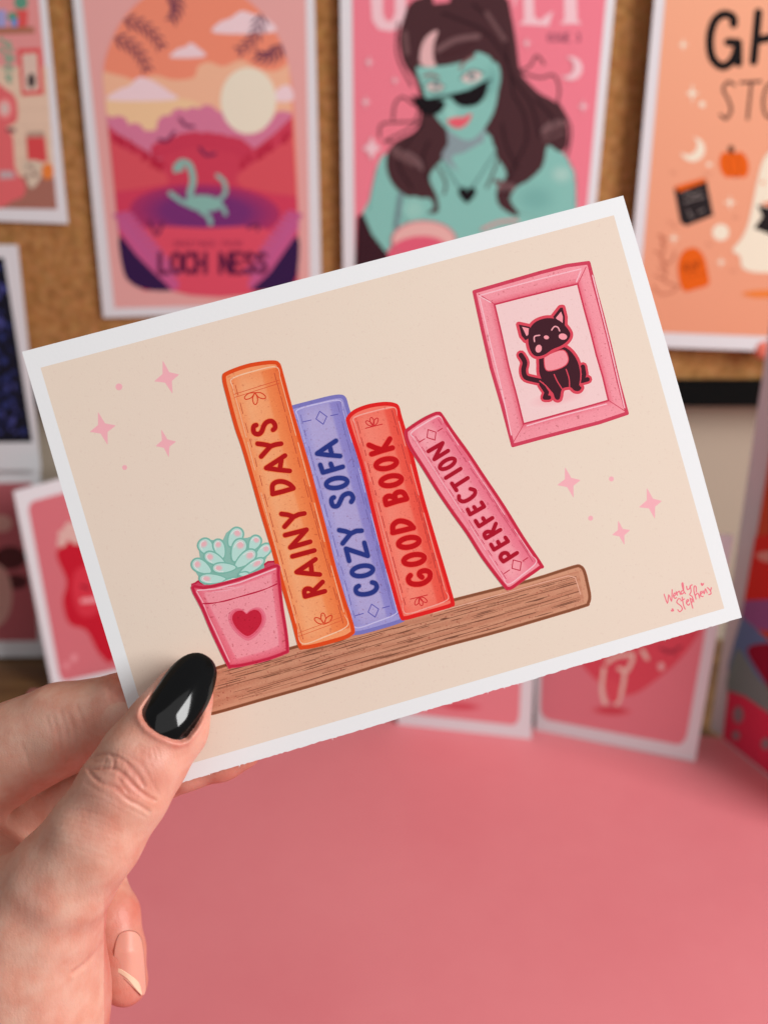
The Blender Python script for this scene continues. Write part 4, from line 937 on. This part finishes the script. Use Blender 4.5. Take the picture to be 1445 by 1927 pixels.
def cone_into(D, a, ra, b, rb, k):
    mn = np.minimum(a - ra, b - rb) - 9; mxx = np.maximum(a + ra, b + rb) + 9
    i0 = [max(0, int((mn[i] - lo[i]) / VOX)) for i in range(3)]; i1 = [min(shape[i], int((mxx[i] - lo[i]) / VOX) + 1) for i in range(3)]
    if any(i1[i] <= i0[i] for i in range(3)): return
    sl = tuple(slice(i0[i], i1[i]) for i in range(3))
    X = ax[0][sl[0]][:, None, None]; Y = ax[1][sl[1]][None, :, None]; Zz = ax[2][sl[2]][None, None, :]
    ab = (b - a).astype(np.float32); L2 = float(ab @ ab)
    t = np.clip(((X - a[0]) * ab[0] + (Y - a[1]) * ab[1] + (Zz - a[2]) * ab[2]) / L2, 0, 1)
    d = np.sqrt((X - a[0] - t * ab[0]) ** 2 + (Y - a[1] - t * ab[1]) ** 2 + (Zz - a[2] - t * ab[2]) ** 2) - (ra + (rb - ra) * t)
    o_ = D[sl]; h_ = np.clip(.5 + .5 * (o_ - d) / k, 0, 1)
    D[sl] = o_ * (1 - h_) + d * h_ - k * h_ * (1 - h_)
def smin(a, b, k):
    h_ = np.clip(.5 + .5 * (b - a) / k, 0, 1); return b * (1 - h_) + a * h_ - k * h_ * (1 - h_)
def field(names, k):
    D = np.full(shape, BIG, np.float32)
    for nme in names:
        ch = C[nme]
        for (a, ra), (b_, rb) in zip(ch, ch[1:]): cone_into(D, a, ra, b_, rb, k)
    return D
palm = field(['palm', 'back', 'base'], 9.0)
F_ = None
for nme, kk in (('thumb', 7.0), ('index', 5.0), ('middle', 4.0), ('ring', 3.0), ('little', 3.0)):
    f = smin(field([nme], 1.6), palm, kk)
    F_ = f if F_ is None else np.minimum(F_, f)
del palm
# keep flesh off the card: the thumb pad and finger pads flatten against the paper
X = ax[0][:, None, None]; Y = ax[1][None, :, None]; Zz = ax[2][None, None, :]
nn = np.array(PCn_c) / np.linalg.norm(PCn_c); dd = float(nn @ np.array(PCt_c) * 1000)
sd = X * nn[0] + Y * nn[1] + Zz * nn[2] - dd            # >0 in front of the card
PXg = CX - X / Zz * FPX; PYg = CY + Y / Zz * FPX
e1 = (PXg - (42 + (PYg - 662) * .3002)) ; e2 = ((1488 + (290 - PXg) * .295) - PYg)
inside = (e1 > -3) & (e2 > -3)
slabd = np.where(inside, np.abs(sd + .19) - .30, 9.0).astype(np.float32)
F_ = np.maximum(F_, -slabd)
F_ = np.maximum(F_, (lo[1] + 1.2) - Y); F_ = np.maximum(F_, (lo[0] + 1.2) - X)

def surface_nets(G):
    s = G < 0
    cor = [(i, j, k) for i in (0, 1) for j in (0, 1) for k in (0, 1)]
    def sub(A, c_): return A[c_[0]:A.shape[0] - 1 + c_[0], c_[1]:A.shape[1] - 1 + c_[1], c_[2]:A.shape[2] - 1 + c_[2]]
    cnt = sum(sub(s, c_).astype(np.int8) for c_ in cor)
    act = (cnt > 0) & (cnt < 8); I = np.argwhere(act)
    idx = -np.ones(act.shape, np.int32); idx[act] = np.arange(len(I))
    acc = np.zeros((len(I), 3)); num = np.zeros(len(I))
    val = {c_: G[I[:, 0] + c_[0], I[:, 1] + c_[1], I[:, 2] + c_[2]] for c_ in cor}
    for a in cor:
        for d in range(3):
            if a[d] == 0:
                b_ = tuple(a[i] + (1 if i == d else 0) for i in range(3))
                va, vb = val[a], val[b_]; m_ = (va < 0) != (vb < 0)
                t = np.where(m_, va / np.where(m_, va - vb, 1), 0)
                pos = np.array(a, float)[None].repeat(len(I), 0); pos[:, d] += t
                acc[m_] += pos[m_]; num[m_] += 1
    V = I + acc / num[:, None]
    faces = []
    for d in range(3):
        e1_, e2_ = [(1, 2), (2, 0), (0, 1)][d]
        a = np.take(s, range(0, s.shape[d] - 1), d); b_ = np.take(s, range(1, s.shape[d]), d)
        ch = np.argwhere(a != b_)
        ok = np.ones(len(ch), bool)
        for e in (e1_, e2_): ok &= (ch[:, e] > 0) & (ch[:, e] < act.shape[e])
        ch = ch[ok]; sg = a[tuple(ch.T)]
        def at(o1, o2):
            q_ = ch.copy(); q_[:, e1_] -= o1; q_[:, e2_] -= o2; return idx[tuple(q_.T)]
        Q = np.stack([at(1, 1), at(0, 1), at(0, 0), at(1, 0)], 1)
        Q[~sg] = Q[~sg][:, ::-1]; faces.append(Q)
    return V, np.concatenate(faces)
HV, HF = surface_nets(F_); del F_, slabd
HV = HV * VOX + lo
# light smoothing
E2 = np.unique(np.sort(np.concatenate([HF[:, [0, 1]], HF[:, [1, 2]], HF[:, [2, 3]], HF[:, [3, 0]]]), 1), axis=0)
deg = np.bincount(E2.ravel(), minlength=len(HV)).astype(float)
def lap(V):
    A = np.stack([np.bincount(E2[:, 0], V[E2[:, 1], i], len(V)) + np.bincount(E2[:, 1], V[E2[:, 0], i], len(V)) for i in range(V.shape[1])], 1)
    return A / np.maximum(deg, 1)[:, None]
for it in range(12): HV = HV + .5 * (lap(HV) - HV)
def normals(V):
    n = np.cross(V[HF[:, 2]] - V[HF[:, 0]], V[HF[:, 3]] - V[HF[:, 1]]); N = np.zeros_like(V)
    for j in range(4):
        for i in range(3): N[:, i] += np.bincount(HF[:, j], n[:, i], len(V))
    return N / np.maximum(np.linalg.norm(N, axis=1, keepdims=True), 1e-9)
N = normals(HV)
PX = CX - HV[:, 0] / HV[:, 2] * FPX; PY = CY + HV[:, 1] / HV[:, 2] * FPX
front = np.clip(N @ np.array([0, 0, 1.0]) * 2, 0, 1)
vsd = HV @ nn - dd
isthumb = (vsd > -1) | (PY > 1560)
def pdist(pts):
    best = np.full(len(HV), 1e9)
    for (x0, y0), (x1, y1) in zip(pts, pts[1:]):
        dx, dy = x1 - x0, y1 - y0; t = np.clip(((PX - x0) * dx + (PY - y0) * dy) / (dx * dx + dy * dy), 0, 1)
        best = np.minimum(best, np.hypot(PX - x0 - t * dx, PY - y0 - t * dy))
    return best
Zt = Z(0, 1150, 2.48)
H_ = np.zeros(len(HV)); red = np.zeros(len(HV))
def crease(pts, dep, wid, msk, ridge=.35):
    global H_, red
    d = pdist(sm(Zt(pts), 4)); wid = wid * .78; ridge = ridge * .55; H_ = H_ + msk * front * (-dep * np.exp(-(d / wid) ** 2) + ridge * dep * np.exp(-((d - 2.4 * wid) / (1.3 * wid)) ** 2))
    red = red + msk * .22 * min(1, dep * 2) * np.exp(-(d / (wid * 1.3)) ** 2)
mt = isthumb.astype(float); mi = (~isthumb).astype(float)
crease([(418, 690), (470, 668), (530, 672), (590, 705), (640, 760), (672, 815)], .38, 3.2, mt)
crease([(412, 738), (470, 735), (530, 735), (580, 765), (620, 810), (680, 860), (722, 882)], .46, 3.4, mt)
crease([(418, 750), (470, 800), (540, 825), (600, 880), (650, 905), (695, 935)], .40, 3.4, mt)
crease([(520, 672), (540, 700), (530, 735)], .3, 2.6, mt, .2); crease([(560, 760), (560, 790), (600, 850)], .25, 2.6, mt, .2); crease([(600, 715), (625, 770)], .25, 2.6, mt, .2)
crease([(345, 1690), (400, 1650), (450, 1590), (475, 1545)], .45, 4.5, mt)
crease([(300, 930), (400, 930), (520, 965)], .10, 3.0, mt, .2); crease([(360, 860), (470, 880), (600, 950)], .12, 3.0, mt, .2)
for q_ in ([(440, 700), (520, 712), (600, 770), (640, 830)], [(430, 775), (520, 800), (600, 850)], [(470, 650), (560, 655), (640, 700), (690, 760)], [(400, 800), (480, 850), (600, 920), (680, 960)], [(660, 700), (700, 780), (740, 850)], [(500, 690), (480, 740)], [(590, 730), (570, 790)], [(650, 810), (640, 860)]):
    crease(q_, .13, 2.4, mt, .2)
for i in range(9):   # faint parallel lines below the knuckle
    o_ = i * 24 + random.uniform(-5, 5); crease([(330 - o_ * .75, 870 + o_), (450 - o_ * .6, 895 + o_ * 1.05), (590 - o_ * .35, 960 + o_ * 1.05)], .07, 2.6, mt, .2)
for i in range(16):  # small radiating folds behind the cuticle
    a = math.radians(60 + i * 6 + random.uniform(-3, 3)); x, y = 700 + 60 * math.cos(a), 590 + 50 * math.sin(a); L = random.uniform(30, 60)
    crease([(x, y), (x + L * math.cos(a) * .9, y + L * math.sin(a))], .09, 2.2, mt, .2)
for s in ([(285, 470), (310, 560), (320, 640), (300, 700)], [(250, 500), (275, 580), (290, 680)], [(215, 490), (240, 560)], [(320, 480), (345, 560), (345, 640)], [(360, 440), (385, 520)], [(100, 620), (130, 700), (150, 760)], [(500, 330), (520, 420), (530, 470)]):
    crease(s, .13, 4.5, mi, .2)
crease([(500, 1440), (560, 1420), (640, 1440)], .2, 4, mi); crease([(540, 1280), (590, 1300), (620, 1330)], .15, 4, mi)
# knuckle swelling, nail bed fold
dk = np.hypot((PX - 232) / 60, (PY - 1470) / 52); H_ += mt * front * .45 * np.exp(-dk ** 2)
NB_ = Z(140, 1140, 4.25)
nail_o = NB_([(543, 880), (560, 920), (600, 970), (680, 1025), (780, 1066), (840, 1078), (890, 1060), (950, 990), (1000, 910), (1070, 790), (1115, 670), (1139, 560), (1132, 490), (1096, 430), (1035, 388), (950, 377), (880, 400), (800, 460), (730, 540), (660, 650), (590, 760), (545, 838)])
def inpoly(poly, x, y):
    r = np.zeros(len(x), bool); n = len(poly)
    for i in range(n):
        (x0, y0), (x1, y1) = poly[i], poly[(i + 1) % n]
        if y0 == y1: continue
        r ^= ((y0 > y) != (y1 > y)) & (x < (x1 - x0) * (y - y0) / (y1 - y0) + x0)
    return r
ins = inpoly(nail_o, PX, PY); dn = pdist(nail_o + nail_o[:1]); dn[ins] *= -1
fold = np.clip((PY - (1330 - (PX - 300) * .15)) / 40, 0, 1)
H_ += mt * front * (.42 * np.exp(-((dn - 7) / 6) ** 2) * fold + .12 * np.exp(-((dn - 6) / 8) ** 2))
H_ -= mt * front * .8 * np.clip(-dn / 12, 0, 1)
# low lumps so that the flesh is not perfectly round
H_ += front * .16 * (np.sin(HV[:, 0] * .42 + HV[:, 1] * .3) * np.sin(HV[:, 1] * .37 - HV[:, 0] * .2))
axb, axt = (308, 1376), (383, 1236); axl = math.dist(axb, axt); ad = ((axt[0] - axb[0]) / axl, (axt[1] - axb[1]) / axl); ac = (-ad[1], ad[0])
def nail_h(px, py):
    """height of the nail over the card (mm): arched across, gently curved along"""
    s_ = ((px - axb[0]) * ad[0] + (py - axb[1]) * ad[1]) / axl; t_ = ((px - axb[0]) * ac[0] + (py - axb[1]) * ac[1]) / 58.0
    top = 18.9 - 5.2 * s_ - 5.6 * s_ * s_ - 9 * max(0, .22 - s_) ** 2
    return top - 4.6 * (1 - math.sqrt(max(0, 1 - min(.98, t_ * t_ * .80)))) / .55

NHv = np.array([nail_h(x, y) if d_ < 12 else 99. for x, y, d_ in zip(PX, PY, dn)])
HV = HV + N * H_[:, None]
hs = HV @ nn - dd
over = np.where((front > 0) & (mt > 0), np.maximum(0, hs - (NHv - .42)), 0) * np.clip((4 - dn) / 4, 0, 1)
HV = HV - nn[None] * over[:, None]
HV = HV + .25 * (lap(HV) - HV)
# skin tint: pinker at joints, finger ends and creases
red += .5 * np.exp(-np.hypot((PX - 235) / 75, (PY - 1465) / 60) ** 2) * mt
red += .6 * np.clip((PY - 1640) / 60, 0, 1) * (PX > 196) + .45 * mi * np.clip((PX - 150) / 90, 0, 1)
red += .5 * np.exp(-(np.maximum(dn, 0) / 14) ** 2) * mt
red += .22 * np.sin(HV[:, 0] * .25 + 1) * np.sin(HV[:, 1] * .21)
red = np.clip(red, 0, 1)[:, None]
skin_a, skin_b = np.array(S(226, 176, 155, .99)), np.array(S(212, 120, 105, .99))
col = skin_a * (1 - red) + skin_b * red
R4 = np.array([[ROT[i][j] for j in range(3)] for i in range(3)])
def to_world(V): return V / 1000 @ R4.T + np.array(CAM)
W_ = to_world(HV); HO = Vector(to_world(C['palm'][0][0][None])[0])
me = bpy.data.meshes.new('hand')
me.vertices.add(len(W_)); me.vertices.foreach_set('co', (W_ - np.array(HO)).astype(np.float32).ravel())
me.loops.add(HF.size); me.loops.foreach_set('vertex_index', HF.astype(np.int32).ravel())
me.polygons.add(len(HF)); me.polygons.foreach_set('loop_start', np.arange(0, HF.size, 4, dtype=np.int32))
me.update(calc_edges=True); me.validate()
me.polygons.foreach_set('use_smooth', [True] * len(me.polygons))
ca = me.color_attributes.new('tint', 'FLOAT_COLOR', 'POINT')
ca.data.foreach_set('color', np.concatenate([col, np.ones((len(col), 1))], 1).astype(np.float32).ravel())
m_skin = bpy.data.materials.new('skin'); m_skin.use_nodes = True; nt = m_skin.node_tree; L = nt.links; b = nt.nodes['Principled BSDF']
at = nt.nodes.new('ShaderNodeAttribute'); at.attribute_name = 'tint'; tc = nt.nodes.new('ShaderNodeTexCoord')
nz = nt.nodes.new('ShaderNodeTexNoise'); nz.inputs['Scale'].default_value = 210; nz.inputs['Detail'].default_value = 6; L.new(tc.outputs['Object'], nz.inputs['Vector'])
mr = nt.nodes.new('ShaderNodeMapRange'); mr.inputs[1].default_value = .35; mr.inputs[2].default_value = .7; L.new(nz.outputs['Fac'], mr.inputs[0])
mm = nt.nodes.new('ShaderNodeMix'); mm.data_type = 'RGBA'; mm.blend_type = 'MULTIPLY'; mm.inputs[7].default_value = (.93, .74, .70, 1)
L.new(mr.outputs[0], mm.inputs[0]); L.new(at.outputs['Color'], mm.inputs[6]); L.new(mm.outputs[2], b.inputs['Base Color'])
b.inputs['Roughness'].default_value = .42; b.inputs['Specular IOR Level'].default_value = .42
b.inputs['Subsurface Weight'].default_value = .24; b.inputs['Subsurface Radius'].default_value = (1, .38, .22); b.inputs['Subsurface Scale'].default_value = .0022
vo = nt.nodes.new('ShaderNodeTexVoronoi'); vo.inputs['Scale'].default_value = 1500; vo.feature = 'DISTANCE_TO_EDGE'; L.new(tc.outputs['Object'], vo.inputs['Vector'])
mp = nt.nodes.new('ShaderNodeMapping'); mp.inputs['Rotation'].default_value = (0, math.radians(55), 0); mp.inputs['Scale'].default_value = (900, 900, 260)
n2 = nt.nodes.new('ShaderNodeTexNoise'); n2.inputs['Scale'].default_value = 1; n2.inputs['Detail'].default_value = 5; L.new(tc.outputs['Object'], mp.inputs[0]); L.new(mp.outputs[0], n2.inputs['Vector'])
b1 = nt.nodes.new('ShaderNodeBump'); b1.inputs['Strength'].default_value = .6; b1.inputs['Distance'].default_value = .00018; L.new(n2.outputs['Fac'], b1.inputs['Height'])
b2 = nt.nodes.new('ShaderNodeBump'); b2.inputs['Strength'].default_value = .5; b2.inputs['Distance'].default_value = .00012; L.new(vo.outputs['Distance'], b2.inputs['Height'])
L.new(b1.outputs[0], b2.inputs['Normal']); L.new(b2.outputs[0], b.inputs['Normal'])
hand = link('hand', me, None, m_skin); hand.location = HO
thing(hand, 'left hand pinching the lower left corner of the card, black nail on its thumb', 'hand')

# nails: arched shells
def nail(name, outline, mapper, thick, m, n=18):
    """outline split in left and right edges from base to tip; mapper(px,py,u,v)->camera mm"""
    Lf, Rt = outline; V = []
    def along(E, t):
        seg = [math.dist(a, b_) for a, b_ in zip(E, E[1:])]; T = sum(seg) * t
        for (a, b_), s_ in zip(zip(E, E[1:]), seg):
            if T <= s_ or (a, b_) == (E[-2], E[-1]): k = min(1, T / s_); return (a[0] + (b_[0] - a[0]) * k, a[1] + (b_[1] - a[1]) * k)
            T -= s_
    nv = 26
    for j in range(nv + 1):
        v_ = j / nv; a, b_ = along(Lf, v_), along(Rt, v_)
        for i in range(n + 1):
            u_ = i / n; px, py = a[0] + (b_[0] - a[0]) * u_, a[1] + (b_[1] - a[1]) * u_
            V.append(mapper(px, py, 2 * u_ - 1, v_))
    V = np.array(V); nu = n + 1
    Vb = V + np.array([0, 0, -thick])
    F = [(j * nu + i, j * nu + i + 1, (j + 1) * nu + i + 1, (j + 1) * nu + i) for j in range(nv) for i in range(n)]
    M = len(V); F2 = [tuple(M + i for i in reversed(f)) for f in F]
    rim = [i for i in range(nu)] + [(j + 1) * nu - 1 for j in range(1, nv + 1)] + [nv * nu + i for i in range(n - 1, -1, -1)] + [j * nu for j in range(nv - 1, 0, -1)]
    F3 = [(rim[k], rim[(k + 1) % len(rim)], M + rim[(k + 1) % len(rim)], M + rim[k]) for k in range(len(rim))]
    W2 = to_world(np.concatenate([V, Vb])) - np.array(HO)
    me = bpy.data.meshes.new(name); me.from_pydata(W2.tolist(), [], F + F2 + F3)
    bm = bmesh.new(); bm.from_mesh(me); bmesh.ops.remove_doubles(bm, verts=bm.verts, dist=1e-6); bmesh.ops.recalc_face_normals(bm, faces=bm.faces)
    for f in bm.faces: f.smooth = True
    bm.to_mesh(me); bm.free()
    return link(name, me, hand, m)
m_nail = mat('black_nail_polish', (.002, .002, .0022), 0.10, 0.5)
Lf = NB_([(840, 1078), (780, 1066), (680, 1025), (600, 970), (560, 920), (543, 880), (545, 838), (590, 760), (660, 650), (730, 540), (800, 460), (880, 400), (950, 377), (990, 376)])
Rt = NB_([(840, 1078), (890, 1060), (950, 990), (1000, 910), (1070, 790), (1115, 670), (1139, 560), (1132, 490), (1096, 430), (1035, 388), (990, 376)])
Lf = sm(Lf, 4); Rt = sm(Rt, 4)
def map_thumb(px, py, u_, v_):
    D = depth_card(px, py) * 1000 - nail_h(px, py)
    return np.array([(px - CX) / FPX * D, -(py - CY) / FPX * D, -D])
o = nail('nail', (Lf, Rt), map_thumb, .55, m_nail); o['label'] = 'long glossy black almond nail on the thumb'
m_nat = mat('natural_nail', S(226, 160, 142, .95), .42, .4, Subsurface_Weight=.3, Subsurface_Scale=.001)
m_free = mat('nail_free_edge', S(236, 202, 172, .95), .3, .4)
def map_little(off):
    def f(px, py, u_, v_):
        t_ = (px - 236) / 40.0
        D = depth_card(px, py) * 1000 + 26 - 6.5 - off + 3.0 * max(0, (1790 - py) / 50) + 4.4 * max(0, t_) ** 2 + .8 * min(0, t_) ** 2 + .9 * max(0, (1800 - py) / 50) * min(0, t_) ** 2
        return np.array([(px - CX) / FPX * D, -(py - CY) / FPX * D, -D])
    return f
LL = [(240, 1752), (226, 1757), (218, 1772), (214, 1795), (213, 1818), (216, 1828), (238, 1846), (257, 1864), (268, 1874)]
LR = [(240, 1752), (254, 1754), (264, 1763), (269, 1780), (272, 1810), (274, 1840), (275, 1862), (272, 1872), (268, 1874)]
o = nail('nail', (sm(LL, 3), sm(LR, 3)), map_little(.3), .5, m_nat); o['label'] = 'bare pink nail on the curled little finger'
FL = [(215, 1822), (222, 1829), (240, 1842), (257, 1862), (268, 1874)]; FR = [(215, 1822), (225, 1823), (243, 1834), (262, 1850), (268, 1874)]
nail('nail_tip', (sm(FL, 3), sm(FR, 3)), map_little(.45), .5, m_free)
print('hand verts', len(HV), 'box', shape)
